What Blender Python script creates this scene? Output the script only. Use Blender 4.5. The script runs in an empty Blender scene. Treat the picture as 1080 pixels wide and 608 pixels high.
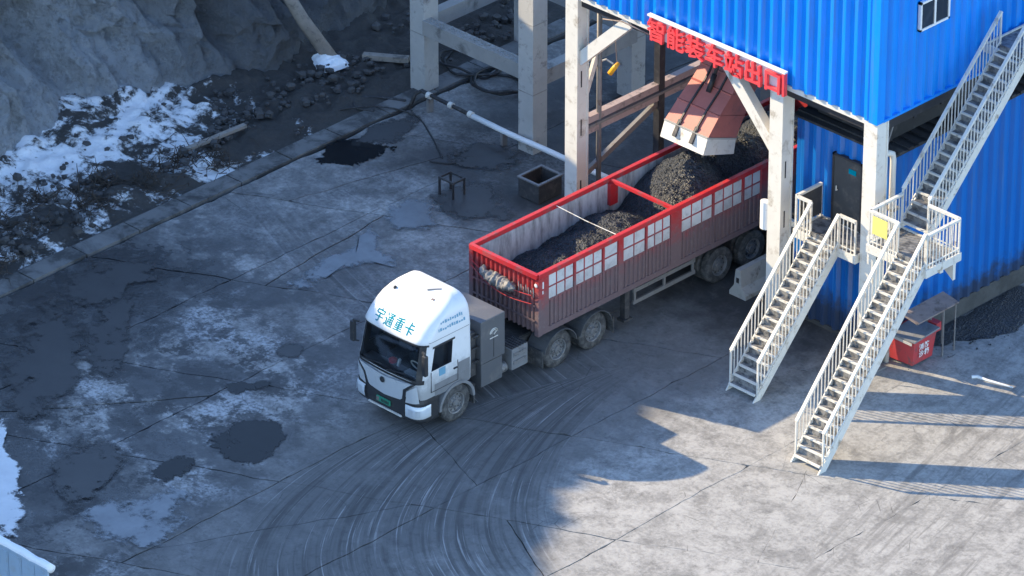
import bpy, math, random
from mathutils import Vector, Matrix, noise
random.seed(7)
S = bpy.context.scene
COL = S.collection

# ------------------------------------------------------------------ camera
cam_d = bpy.data.cameras.new('camera'); cam = bpy.data.objects.new('camera', cam_d); COL.objects.link(cam)
cam_d.sensor_width = 36.0; cam_d.lens = 200.0; cam_d.clip_start = 1.0; cam_d.clip_end = 6000.0
TH, PH = math.radians(44.5), math.radians(29.25)
RT = Vector((math.cos(TH), math.sin(TH), 0))
FW = Vector((-math.sin(TH)*math.cos(PH), math.cos(TH)*math.cos(PH), -math.sin(PH)))
UP = RT.cross(FW)
mw = Matrix((RT, UP, -FW)).transposed().to_4x4()
mw.translation = Vector((85.1316, -100.3772, 76.1488))
cam.matrix_world = mw
S.camera = cam
# ------------------------------------------------------------------ world and sun
SUN_EL = math.radians(26.3)
SUN_TO = Vector((0.944, 0.33, 0)).normalized()          # the way shadows fall
w = bpy.data.worlds.new('World'); S.world = w; w.use_nodes = True
wt = w.node_tree; wt.nodes.clear()
sky = wt.nodes.new('ShaderNodeTexSky'); sky.sky_type = 'NISHITA'; sky.sun_disc = False
sky.sun_elevation = SUN_EL
sky.sun_rotation = math.atan2(-SUN_TO.x, -SUN_TO.y)
sky.altitude = 1200; sky.air_density = 1.0; sky.dust_density = 0.1; sky.ozone_density = 1.7
bg = wt.nodes.new('ShaderNodeBackground'); bg.inputs[1].default_value = 0.15
wo = wt.nodes.new('ShaderNodeOutputWorld')
wt.links.new(sky.outputs[0], bg.inputs[0]); wt.links.new(bg.outputs[0], wo.inputs[0])
sd = bpy.data.lights.new('sun', 'SUN'); sd.energy = 3.2; sd.angle = math.radians(0.5); sd.color = (1.0, 0.81, 0.52)
so = bpy.data.objects.new('sun', sd); COL.objects.link(so)
sdir = Vector((SUN_TO.x*math.cos(SUN_EL), SUN_TO.y*math.cos(SUN_EL), -math.sin(SUN_EL)))
so.rotation_euler = sdir.to_track_quat('-Z', 'Y').to_euler(); so.location = (-60, -30, 60)
S.view_settings.view_transform = 'Standard'; S.view_settings.look = 'None'
S.view_settings.gamma = 1.0; S.view_settings.use_curve_mapping = False
S.view_settings.exposure = 1.70

# ------------------------------------------------------------------ materials
class G:
    """small node-graph helper for one procedural material"""
    def __init__(s, name):
        s.m = bpy.data.materials.new(name); s.m.use_nodes = True
        s.t = s.m.node_tree; s.t.nodes.clear()
        s.o = s.t.nodes.new('ShaderNodeOutputMaterial'); s.p = s.t.nodes.new('ShaderNodeBsdfPrincipled')
        s.t.links.new(s.p.outputs[0], s.o.inputs[0])
        s.pos = s.t.nodes.new('ShaderNodeNewGeometry').outputs['Position']
        s._rnd = None
    def set(s, inp, v):
        if hasattr(v, 'is_output'): s.t.links.new(v, inp)
        elif isinstance(v, (tuple, list)) and len(v) == 3 and inp.type == 'RGBA': inp.default_value = (*v, 1)
        else: inp.default_value = v
    def P(s, **k):
        for a, v in k.items(): s.set(s.p.inputs[a.replace('_', ' ')], v)
        return s.m
    @property
    def rnd(s):
        if s._rnd is None: s._rnd = s.t.nodes.new('ShaderNodeObjectInfo').outputs['Random']
        return s._rnd
    def math(s, op, a, b=0.0, c=None, clamp=False):
        n = s.t.nodes.new('ShaderNodeMath'); n.operation = op; n.use_clamp = clamp
        s.set(n.inputs[0], a); s.set(n.inputs[1], b)
        if c is not None: s.set(n.inputs[2], c)
        return n.outputs[0]
    def vmath(s, op, a, b=(0, 0, 0)):
        n = s.t.nodes.new('ShaderNodeVectorMath'); n.operation = op; s.set(n.inputs[0], a); s.set(n.inputs[1], b)
        return n.outputs['Value'] if op in ('LENGTH', 'DISTANCE', 'DOT_PRODUCT') else n.outputs[0]
    def xyz(s, v=None):
        n = s.t.nodes.new('ShaderNodeSeparateXYZ'); s.set(n.inputs[0], v or s.pos); return n.outputs
    def comb(s, x, y, z=0.0):
        n = s.t.nodes.new('ShaderNodeCombineXYZ'); s.set(n.inputs[0], x); s.set(n.inputs[1], y); s.set(n.inputs[2], z); return n.outputs[0]
    def noise(s, scale, detail=4, rough=0.55, dist=0.0, vec=None):
        n = s.t.nodes.new('ShaderNodeTexNoise'); s.set(n.inputs['Vector'], vec or s.pos)
        n.inputs['Scale'].default_value = scale; n.inputs['Detail'].default_value = detail
        n.inputs['Roughness'].default_value = rough; n.inputs['Distortion'].default_value = dist
        return n.outputs[0]
    def voro(s, scale, vec=None, feature='F1'):
        n = s.t.nodes.new('ShaderNodeTexVoronoi'); s.set(n.inputs['Vector'], vec or s.pos); n.feature = feature
        n.inputs['Scale'].default_value = scale; return n.outputs['Distance']
    def ss(s, v, lo, hi, a=0.0, b=1.0):
        n = s.t.nodes.new('ShaderNodeMapRange'); n.interpolation_type = 'SMOOTHSTEP'
        s.set(n.inputs[0], v); n.inputs[1].default_value = lo; n.inputs[2].default_value = hi
        n.inputs[3].default_value = a; n.inputs[4].default_value = b; return n.outputs[0]
    def mix(s, f, a, b, blend='MIX'):
        n = s.t.nodes.new('ShaderNodeMix'); n.data_type = 'RGBA'; n.blend_type = blend
        s.set(n.inputs[0], f); s.set(n.inputs[6], a); s.set(n.inputs[7], b); return n.outputs[2]
    def bump(s, h, strength=0.3, dist=0.02):
        n = s.t.nodes.new('ShaderNodeBump'); n.inputs['Strength'].default_value = strength; n.inputs['Distance'].default_value = dist
        s.set(n.inputs['Height'], h); s.t.links.new(n.outputs[0], s.p.inputs['Normal'])

def simple(name, col, rough=0.55, metal=0.0, var=0.25, scale=2.5, dirt=None, damt=(0.5, 0.72), dscale=1.7, bump=0.0, bscale=20, rnd=0.0):
    g = G(name)
    n = g.noise(scale, 6, 0.6)
    c = g.mix(n, tuple(v*(1-var) for v in col), tuple(min(1, v*(1+var)) for v in col))
    if rnd:
        c = g.mix(g.math('MULTIPLY', g.rnd, rnd), c, tuple(v*0.45 for v in col))
    if dirt is not None:
        d = g.noise(dscale, 9, 0.7, 0.3)
        c = g.mix(g.ss(d, *damt), c, dirt)
    if bump: g.bump(g.noise(bscale, 5, 0.65), bump)
    return g.P(Base_Color=c, Roughness=rough, Metallic=metal)

DUST = (0.11, 0.10, 0.095)
MT = {}
def blue_mat(name, col, grime):
    g = G(name); x, y, z = g.xyz()
    c = g.mix(g.noise(0.8, 5, 0.6), tuple(v*0.88 for v in col), tuple(v*1.1 for v in col))
    c = g.mix(g.math('MULTIPLY', g.rnd, 0.22), c, tuple(v*0.55 for v in col))
    st = g.noise(1.0, 6, 0.65, 0, g.comb(g.math('MULTIPLY', x, 5), g.math('MULTIPLY', y, 5), g.math('MULTIPLY', z, 0.35)))
    c = g.mix(g.math('MULTIPLY', g.ss(st, 0.5, 0.75), grime), c, (0.12, 0.16, 0.22))
    lowd = g.math('ADD', z, g.math('MULTIPLY', g.noise(2.2, 6, 0.7), -1.6))
    c = g.mix(g.ss(lowd, 0.55, -0.15, 0.0, 0.85), c, (0.035, 0.04, 0.05))
    g.bump(g.noise(3.0, 3), 0.08)
    return g.P(Base_Color=c, Roughness=0.36)
MT['blue'] = blue_mat('blue_cladding_paint', (0.002, 0.265, 0.84), 0.38)
MT['blue2'] = blue_mat('blue_annex_paint', (0.002, 0.15, 0.52), 0.35)
MT['white_steel'] = simple('white_painted_steel', (0.70, 0.675, 0.62), 0.5, 0, 0.12, 3, (0.33, 0.27, 0.20), (0.52, 0.74), 2.2, 0.05)
MT['rail'] = simple('galvanised_rail_paint', (0.66, 0.64, 0.59), 0.42, 0, 0.16, 5, (0.30, 0.24, 0.17), (0.52, 0.72), 4)
MT['tread'] = simple('dusty_tread_steel', (0.24, 0.235, 0.23), 0.6, 0, 0.35, 8, (0.075, 0.075, 0.078), (0.42, 0.62), 5)
MT['cement'] = simple('grey_concrete', (0.30, 0.29, 0.275), 0.85, 0, 0.25, 1.6, (0.12, 0.115, 0.11), (0.5, 0.72), 1.3, 0.35, 14)
MT['cementl'] = simple('pale_concrete', (0.42, 0.41, 0.39), 0.85, 0, 0.2, 2.0, (0.15, 0.14, 0.13), (0.52, 0.72), 2.0, 0.3, 16)
MT['sootcement'] = simple('sooty_concrete', (0.075, 0.074, 0.073), 0.9, 0, 0.35, 1.2, (0.05, 0.05, 0.05), (0.44, 0.62), 1.1, 0.4, 12)
MT['kerbstone'] = simple('muddy_kerb_concrete', (0.17, 0.168, 0.165), 0.9, 0, 0.35, 1.0, (0.055, 0.055, 0.055), (0.42, 0.62), 0.9, 0.5, 10)
MT['dark_steel'] = simple('dark_steel', (0.045, 0.045, 0.05), 0.5, 0.3, 0.3, 4, DUST, (0.5, 0.75), 3)
MT['mid_steel'] = simple('weathered_steel', (0.22, 0.21, 0.205), 0.55, 0.2, 0.3, 4, (0.12, 0.08, 0.06), (0.55, 0.75), 3)
MT['pinkbeam'] = simple('faded_primer_beam', (0.40, 0.31, 0.29), 0.6, 0, 0.2, 3, (0.14, 0.12, 0.12), (0.48, 0.7), 3)
MT['roof_dark'] = simple('sooty_roof_and_gap_shade', (0.03, 0.03, 0.033), 0.8, 0, 0.35, 3, (0.07, 0.068, 0.066), (0.5, 0.7), 2)
MT['door'] = simple('dark_grey_door', (0.055, 0.058, 0.062), 0.5, 0, 0.2, 3, (0.11, 0.10, 0.095), (0.5, 0.7), 3)
MT['glass_dark'] = simple('window_glass', (0.02, 0.03, 0.045), 0.06, 0, 0.2, 1.5)
MT['red_sign'] = simple('red_sign_face', (0.85, 0.075, 0.085), 0.4, 0, 0.08, 4)
MT['sign_board'] = simple('pale_sign_board', (0.62, 0.62, 0.64), 0.5, 0, 0.08, 4, (0.3, 0.28, 0.27), (0.6, 0.8), 3)
MT['white'] = simple('white_plastic', (0.78, 0.78, 0.77), 0.4, 0, 0.06, 4, (0.35, 0.33, 0.3), (0.62, 0.82), 4)
def cab_paint():
    g = G('cab_white_paint'); x, y, z = g.xyz()
    c = g.mix(g.noise(2.5, 5), (0.70, 0.72, 0.735), (0.80, 0.81, 0.82))
    c = g.mix(g.ss(g.noise(1.6, 8, 0.7), 0.52, 0.8, 0, 0.6), c, (0.42, 0.43, 0.44))
    d = g.math('ADD', z, g.math('MULTIPLY', g.noise(3.0, 7, 0.72), -1.3))
    c = g.mix(g.ss(d, 1.45, 0.55, 0, 0.75), c, (0.24, 0.245, 0.25))
    return g.P(Base_Color=c, Roughness=0.3)
MT['cabwhite'] = cab_paint()
MT['cabsilver'] = simple('cab_silver_panel', (0.46, 0.49, 0.52), 0.35, 0, 0.08, 3, (0.26, 0.265, 0.27), (0.52, 0.8), 2.0)
MT['cabdark'] = simple('cab_dark_plastic', (0.03, 0.032, 0.036), 0.5, 0, 0.25, 4, (0.10, 0.095, 0.09), (0.55, 0.8), 4)
MT['cabgrey'] = simple('cab_dusty_grey', (0.21, 0.215, 0.225), 0.5, 0, 0.2, 4, (0.10, 0.10, 0.10), (0.5, 0.75), 2.5)
MT['chassis'] = simple('chassis_grey', (0.05, 0.05, 0.053), 0.65, 0.1, 0.3, 5, DUST, (0.45, 0.7), 4)
MT['fender'] = simple('mudguard_plastic', (0.09, 0.092, 0.097), 0.6, 0, 0.2, 5, (0.16, 0.155, 0.15), (0.5, 0.7), 3)
MT['battery'] = simple('battery_cabinet_paint', (0.12, 0.125, 0.135), 0.45, 0.1, 0.12, 2, (0.19, 0.185, 0.18), (0.5, 0.75), 1.8)
MT['tyre'] = simple('tyre_rubber', (0.05, 0.05, 0.052), 0.85, 0, 0.3, 6, (0.13, 0.125, 0.12), (0.42, 0.65), 5, 0.3, 40)
MT['rim'] = simple('wheel_rim_steel', (0.26, 0.26, 0.265), 0.5, 0.4, 0.25, 8, (0.10, 0.095, 0.09), (0.48, 0.7), 8)
MT['cyan'] = simple('cyan_lettering', (0.0, 0.21, 0.29), 0.9, 0, 0.05, 4)
MT['cyan'].node_tree.nodes['Principled BSDF'].inputs['Specular IOR Level'].default_value = 0.05
MT['blueprint'] = simple('pale_blue_lettering', (0.16, 0.36, 0.50), 0.4, 0, 0.1, 4)
MT['green_plate'] = simple('green_number_plate', (0.03, 0.24, 0.15), 0.4, 0, 0.08, 4)
MT['yellow'] = simple('yellow_sign_paint', (0.70, 0.66, 0.20), 0.45, 0, 0.08, 4)
MT['orange'] = simple('orange_lamp_paint', (0.85, 0.42, 0.03), 0.45, 0, 0.1, 6)
MT['lamp_glass'] = simple('headlamp_lens', (0.62, 0.66, 0.70), 0.12, 0.1, 0.1, 12)
MT['redcloth'] = simple('red_ornament_cloth', (0.6, 0.03, 0.03), 0.7)
MT['seat'] = simple('cab_seat_cloth', (0.085, 0.09, 0.10), 0.9)
MT['tarp'] = simple('grey_tarpaulin', (0.22, 0.22, 0.225), 0.7, 0, 0.35, 6, (0.12, 0.11, 0.11), (0.5, 0.7), 5, 0.5, 12)
MT['rust'] = simple('rusty_sheet', (0.24, 0.19, 0.175), 0.8, 0, 0.3, 4, (0.10, 0.075, 0.065), (0.5, 0.7), 3)
MT['red_box'] = simple('faded_red_sheet', (0.50, 0.055, 0.06), 0.5, 0, 0.15, 3, (0.14, 0.08, 0.08), (0.5, 0.72), 3)
MT['hose'] = simple('black_rubber_hose', (0.025, 0.025, 0.027), 0.6, 0, 0.3, 5, (0.09, 0.09, 0.09), (0.5, 0.7), 5)
MT['twig'] = simple('dead_brushwood', (0.05, 0.04, 0.032), 0.9, 0, 0.4, 5)
MT['wood'] = simple('weathered_timber', (0.27, 0.24, 0.21), 0.85, 0, 0.3, 4, (0.1, 0.09, 0.08), (0.5, 0.7), 3)
MT['fence'] = simple('pale_blue_fence_panel', (0.33, 0.44, 0.55), 0.5, 0, 0.1, 2, (0.3, 0.33, 0.36), (0.5, 0.8), 3)
MT['snowcap'] = simple('snow_cap', (0.84, 0.86, 0.88), 0.7, 0, 0.06, 4, None, bump=0.3, bscale=10)

def dusty_red():
    g = G('dusty_red_trailer_paint'); x, y, z = g.xyz()
    c = g.mix(g.noise(3, 5), (0.36, 0.016, 0.020), (0.52, 0.03, 0.034))
    d = g.math('ADD', z, g.math('MULTIPLY', g.noise(2.6, 9, 0.72, 0.4), -1.5))
    c = g.mix(g.ss(d, 2.45, 1.15, 0.0, 0.93), c, (0.145, 0.118, 0.122))
    c = g.mix(g.ss(g.noise(9, 6, 0.7), 0.5, 0.8, 0, 0.6), c, (0.24, 0.21, 0.21))
    return g.P(Base_Color=c, Roughness=0.55)
MT['tred'] = dusty_red()
MT['redrail'] = simple('bright_red_rail_paint', (0.52, 0.024, 0.03), 0.45, 0, 0.15, 3, (0.22, 0.10, 0.10), (0.47, 0.74), 4)
def plate_mat():
    g = G('dusty_white_side_plate'); x, y, z = g.xyz()
    c = g.mix(g.math('MULTIPLY', g.rnd, 0.5), (0.66, 0.66, 0.66), (0.46, 0.46, 0.47))
    c = g.mix(g.ss(g.noise(4, 8, 0.7, 0.3), 0.45, 0.75, 0, 0.6), c, (0.24, 0.23, 0.23))
    c = g.mix(g.ss(z, 2.75, 2.35, 0.0, 0.25), c, (0.25, 0.22, 0.22))
    return g.P(Base_Color=c, Roughness=0.6)
MT['plate'] = plate_mat()
def liner_mat():
    g = G('scraped_trailer_liner'); x, y, z = g.xyz()
    st = g.noise(1.0, 7, 0.7, 0, g.comb(g.math('MULTIPLY', x, 2), g.math('MULTIPLY', y, 4), g.math('MULTIPLY', z, 0.8)))
    c = g.mix(g.ss(st, 0.35, 0.75), (0.50, 0.50, 0.51), (0.13, 0.125, 0.125))
    return g.P(Base_Color=c, Roughness=0.55)
MT['liner'] = liner_mat()
def chute_mat():
    g = G('faded_red_chute_paint')
    c = g.mix(g.noise(2.5, 7, 0.65), (0.40, 0.10, 0.085), (0.56, 0.20, 0.16))
    c = g.mix(g.ss(g.noise(1.3, 9, 0.7, 0.4), 0.52, 0.75, 0, 0.7), c, (0.14, 0.10, 0.095))
    return g.P(Base_Color=c, Roughness=0.55)
MT['chute'] = chute_mat()
def coal_mat():
    g = G('coal')
    v = g.voro(16); n = g.noise(5, 8, 0.7)
    c = g.mix(g.math('MULTIPLY', n, v), (0.014, 0.0155, 0.019), (0.080, 0.100, 0.135))
    g.bump(g.math('ADD', g.math('MULTIPLY', v, -1.0), g.noise(30, 5, 0.7)), 1.0, 0.06)
    return g.P(Base_Color=c, Roughness=0.42)
MT['coal'] = coal_mat()
MT['coal_lump'] = simple('coal_lump', (0.055, 0.054, 0.053), 0.35, 0, 0.6, 12)
def glass_mat():
    g = G('cab_glass'); t = g.t
    tr = t.nodes.new('ShaderNodeBsdfTransparent'); tr.inputs[0].default_value = (0.66, 0.72, 0.76, 1)
    gl = t.nodes.new('ShaderNodeBsdfGlossy'); gl.inputs['Roughness'].default_value = 0.05; gl.inputs[0].default_value = (0.9, 0.95, 1, 1)
    fr = t.nodes.new('ShaderNodeFresnel'); fr.inputs[0].default_value = 1.65
    mx = t.nodes.new('ShaderNodeMixShader')
    t.links.new(fr.outputs[0], mx.inputs[0]); t.links.new(tr.outputs[0], mx.inputs[1]); t.links.new(gl.outputs[0], mx.inputs[2])
    t.links.new(mx.outputs[0], g.o.inputs[0]); t.nodes.remove(g.p)
    return g.m
MT['glass'] = glass_mat()

def slab_mat():
    g = G('yard_concrete'); x, y, z = g.xyz()
    P = g.pos
    nb = g.noise(0.30, 6, 0.62, 0.5); nm = g.noise(1.4, 7, 0.68, 0.3); nf = g.noise(9, 4, 0.7)
    base = g.mix(g.ss(g.math('ADD', g.math('MULTIPLY', nm, 0.65), g.math('MULTIPLY', nf, 0.35)), 0.36, 0.66), (0.18, 0.178, 0.175), (0.50, 0.49, 0.475))
    base = g.mix(g.math('MULTIPLY', g.rnd, 0.35), base, (0.15, 0.148, 0.145))
    # a second concrete tone on the eastern part of the yard
    ex = g.math('ADD', x, g.math('MULTIPLY', g.math('SUBTRACT', nb, 0.5), 9.0))
    pale = g.mix(g.ss(g.math('ADD', g.math('MULTIPLY', nm, 0.6), g.math('MULTIPLY', nf, 0.4)), 0.30, 0.62), (0.19, 0.185, 0.178), (0.39, 0.38, 0.362))
    col = g.mix(g.ss(ex, -4.5, 1.5), base, pale)
    # coal-dust driving lane
    lane = g.math('ABSOLUTE', g.math('ADD', x, 5.6))
    lane = g.math('ADD', lane, g.math('MULTIPLY', g.math('SUBTRACT', g.noise(0.6, 7, 0.65), 0.5), 4.0))
    lanem = g.math('MULTIPLY', g.ss(lane, 4.4, 2.2), 0.72)
    col = g.mix(lanem, col, (0.14, 0.137, 0.135))
    # coal fines trodden into the bay and beyond it
    bay = g.math('ADD', y, g.math('MULTIPLY', g.math('SUBTRACT', g.noise(0.5, 6, 0.7), 0.5), 7.0))
    baym = g.math('MULTIPLY', g.ss(bay, -2.6, 0.4), g.math('MULTIPLY', g.ss(x, -20.0, -17.0), g.ss(x, 1.5, -2.5)))
    col = g.mix(g.math('MULTIPLY', baym, 0.90), col, (0.034, 0.034, 0.036))
    # dark stains on the pale part
    stn = g.math('MULTIPLY', g.ss(g.noise(0.75, 7, 0.74, 0.5), 0.50, 0.68), 0.7)
    col = g.mix(stn, col, (0.14, 0.137, 0.133))
    # curved tyre scrubs where trucks swing out of the bay
    dv = g.vmath('SUBTRACT', g.comb(x, y, 0.0), (4.5, -5.0, 0))
    VV = (-0.316, -0.949, 0)
    dd = g.vmath('DOT_PRODUCT', dv, VV)
    disc = g.math('SUBTRACT', g.math('MULTIPLY', dd, dd), g.math('SUBTRACT', g.vmath('DOT_PRODUCT', dv, dv), 87.4))
    tt = g.math('SUBTRACT', dd, g.math('SQRT', g.math('MAXIMUM', disc, 0.0)))
    ux = g.math('ADD', g.xyz(dv)[0], g.math('MULTIPLY', tt, 0.316)); uy = g.math('ADD', g.xyz(dv)[1], g.math('MULTIPLY', tt, 0.949))
    ang = g.math('ARCTAN2', uy, g.math('MULTIPLY', ux, -1.0))
    rr = tt
    rw = g.math('ADD', tt, g.math('MULTIPLY', g.noise(0.10, 0), 2.0))
    tv = g.comb(g.math('MULTIPLY', rw, 4.0), g.math('MULTIPLY', ang, 1.3))
    t1 = g.noise(1.0, 5, 0.62, 0, tv)
    t2 = g.noise(1.0, 4, 0.6, 0, g.comb(g.math('MULTIPLY', rw, 10.0), g.math('MULTIPLY', ang, 2.4), 4.0))
    am = g.math('MULTIPLY', g.ss(rr, -2.2, 0.0), g.ss(rr, 9.5, 6.8))
    am = g.math('MULTIPLY', am, g.ss(g.noise(0.5, 6, 0.65), 0.22, 0.5)); am = g.math('MULTIPLY', am, g.ss(x, 3.0, -1.5)); am = g.math('MULTIPLY', am, g.ss(y, -3.0, -7.5))
    col = g.mix(g.math('MULTIPLY', am, 0.78), col, (0.125, 0.123, 0.122))
    col = g.mix(g.math('MULTIPLY', am, g.ss(t1, 0.44, 0.64, 0, 0.7)), col, (0.06, 0.059, 0.058))
    col = g.mix(g.math('MULTIPLY', am, g.ss(t2, 0.56, 0.68, 0, 0.85)), col, (0.36, 0.355, 0.35))
    # straight tracks on the right
    sx = g.math('ADD', g.math('MULTIPLY', x, 0.972), g.math('MULTIPLY', y, 0.235))
    sy = g.math('SUBTRACT', g.math('MULTIPLY', y, 0.972), g.math('MULTIPLY', x, 0.235))
    s1 = g.noise(1.0, 6, 0.68, 0, g.comb(g.math('MULTIPLY', sx, 3.2), g.math('MULTIPLY', sy, 0.22)))
    sm = g.math('MULTIPLY', g.ss(sx, 1.4, 3.4), g.ss(nm, 0.25, 0.6))
    col = g.mix(g.math('MULTIPLY', sm, g.ss(s1, 0.47, 0.62, 0, 0.75)), col, (0.15, 0.145, 0.14))
    # wet, muddy and frosted western part
    west = g.ss(g.math('ADD', x, g.math('MULTIPLY', y, 0.22)), -9.5, -13.5)
    wb = g.noise(0.42, 8, 0.74, 0.15, g.vmath('ADD', P, (31, 7, 0)))
    wet = g.math('MULTIPLY', g.ss(wb, 0.455, 0.53), west)
    wet = g.math('MULTIPLY', wet, g.ss(y, -4.0, -9.5, 0.35, 1.0))
    col = g.mix(g.math('MULTIPLY', wet, 0.88), col, (0.055, 0.057, 0.062))
    fb = g.noise(0.38, 8, 0.70, 0.1, g.vmath('ADD', P, (3, 57, 0)))
    sw = g.ss(g.math('ADD', y, g.math('MULTIPLY', nb, 4.0)), -5.0, -9.5, 0.22, 1.0)
    west = g.math('MULTIPLY', west, sw)
    frost = g.math('MULTIPLY', g.ss(fb, 0.51, 0.60), g.math('MULTIPLY', west, g.ss(nf, 0.35, 0.6)))
    col = g.mix(g.math('MULTIPLY', frost, 0.62), col, (0.58, 0.59, 0.61))
    gm_ = g.noise(0.8, 8, 0.80, 0.0, g.vmath('ADD', P, (77, 21, 0)))
    col = g.mix(g.math('MULTIPLY', g.math('MULTIPLY', g.ss(gm_, 0.48, 0.55), west), 0.82), col, (0.036, 0.037, 0.040))
    gr = g.noise(3.2, 6, 0.78)
    col = g.mix(g.math('MULTIPLY', g.ss(gr, 0.50, 0.66), 0.38), col, (0.055, 0.055, 0.057))
    rough = g.math('SUBTRACT', 0.88, g.math('MULTIPLY', wet, 0.50))
    ap = g.math('ADD', g.math('ADD', x, g.math('MULTIPLY', y, 0.10)), g.math('MULTIPLY', g.math('SUBTRACT', g.noise(0.45, 8, 0.7), 0.5), 7.0))
    apm = g.math('MULTIPLY', g.ss(ap, -16.2, -17.6), g.ss(y, -6.5, -9.5))
    apm = g.math('MAXIMUM', apm, g.math('MULTIPLY', g.ss(g.math('ADD', g.math('ADD', y, g.math('MULTIPLY', x, -0.25)), g.math('MULTIPLY', g.math('SUBTRACT', fb, 0.5), 14.0)), -12.8, -15.5), g.ss(x, -8.0, -11.0)))
    col = g.mix(g.math('MULTIPLY', apm, 0.82), col, (0.034, 0.036, 0.040))
    rough = g.math('SUBTRACT', rough, g.math('MULTIPLY', apm, 0.3), clamp=True)
    # hairline crazing
    cr = g.voro(0.9, g.vmath('ADD', P, (0.3, 0.2, 0)), 'DISTANCE_TO_EDGE')
    cz = g.math('MULTIPLY', g.ss(cr, 0.012, 0.003), g.ss(g.noise(0.5, 3), 0.56, 0.66))
    col = g.mix(g.math('MULTIPLY', cz, 0.6), col, (0.05, 0.05, 0.05))
    g.bump(g.math('ADD', nf, g.math('MULTIPLY', nm, 1.2)), 0.35, 0.03)
    return g.P(Base_Color=col, Roughness=rough)
MT['slab'] = slab_mat()
MT['earth'] = simple('dark_wet_earth', (0.06, 0.059, 0.06), 0.9, 0, 0.5, 0.8, (0.11, 0.105, 0.10), (0.5, 0.72), 0.7, 0.5, 9)
def cliff_mat():
    g = G('cut_earth_cliff'); x, y, z = g.xyz()
    st = g.noise(1.0, 9, 0.7, 0.2, g.comb(g.math('MULTIPLY', x, 0.6), g.math('MULTIPLY', y, 1.3), g.math('MULTIPLY', z, 0.35)))
    n = g.noise(1.1, 12, 0.72)
    c = g.mix(st, (0.46, 0.49, 0.53), (0.80, 0.84, 0.88))
    c = g.mix(g.ss(n, 0.52, 0.72, 0, 0.5), c, (0.24, 0.24, 0.245))
    c = g.mix(g.ss(y, -4.5, 1.5, 0, 0.75), c, g.mix(n, (0.028, 0.028, 0.03), (0.11, 0.108, 0.105)))  # shade of the dark recess painted into the cliff colour along y
    c = g.mix(g.ss(g.noise(4, 7, 0.8), 0.48, 0.62, 0, 0.5), c, (0.24, 0.245, 0.255))
    g.bump(g.math('ADD', g.math('MULTIPLY', g.noise(3, 8, 0.8), 1.3), g.math('ADD', g.math('MULTIPLY', n, 2), g.math('MULTIPLY', g.voro(1.6), 0.7))), 1.0, 0.55)
    return g.P(Base_Color=c, Roughness=0.95)
MT['cliff'] = cliff_mat()
def snow_mat():
    g = G('trodden_snow_and_dirt'); x, y, z = g.xyz()
    n = g.noise(0.55, 11, 0.66, 0.8); n2 = g.noise(3.5, 8, 0.7)
    v = g.math('ADD', n, g.math('MULTIPLY', g.math('SUBTRACT', n2, 0.5), 0.42)); v = g.math('ADD', v, g.math('MULTIPLY', g.math('SUBTRACT', g.noise(11, 4, 0.7), 0.5), 0.12))
    near = g.ss(x, -23.6, -21.2, 0.0, 0.075)
    v = g.math('SUBTRACT', g.math('SUBTRACT', v, near), g.ss(y, -4.0, 3.0, 0, 0.30))
    sn = g.ss(v, 0.43, 0.53)
    dirt = g.mix(g.noise(6, 6, 0.7), (0.018, 0.017, 0.016), (0.075, 0.07, 0.065))
    c = g.mix(sn, dirt, g.mix(n2, (0.66, 0.68, 0.71), (0.90, 0.91, 0.92)))
    g.bump(g.math('ADD', g.noise(7, 9, 0.7), g.math('MULTIPLY', sn, 0.6)), 0.7, 0.08)
    return g.P(Base_Color=c, Roughness=0.85)
MT['snow'] = snow_mat()

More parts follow.
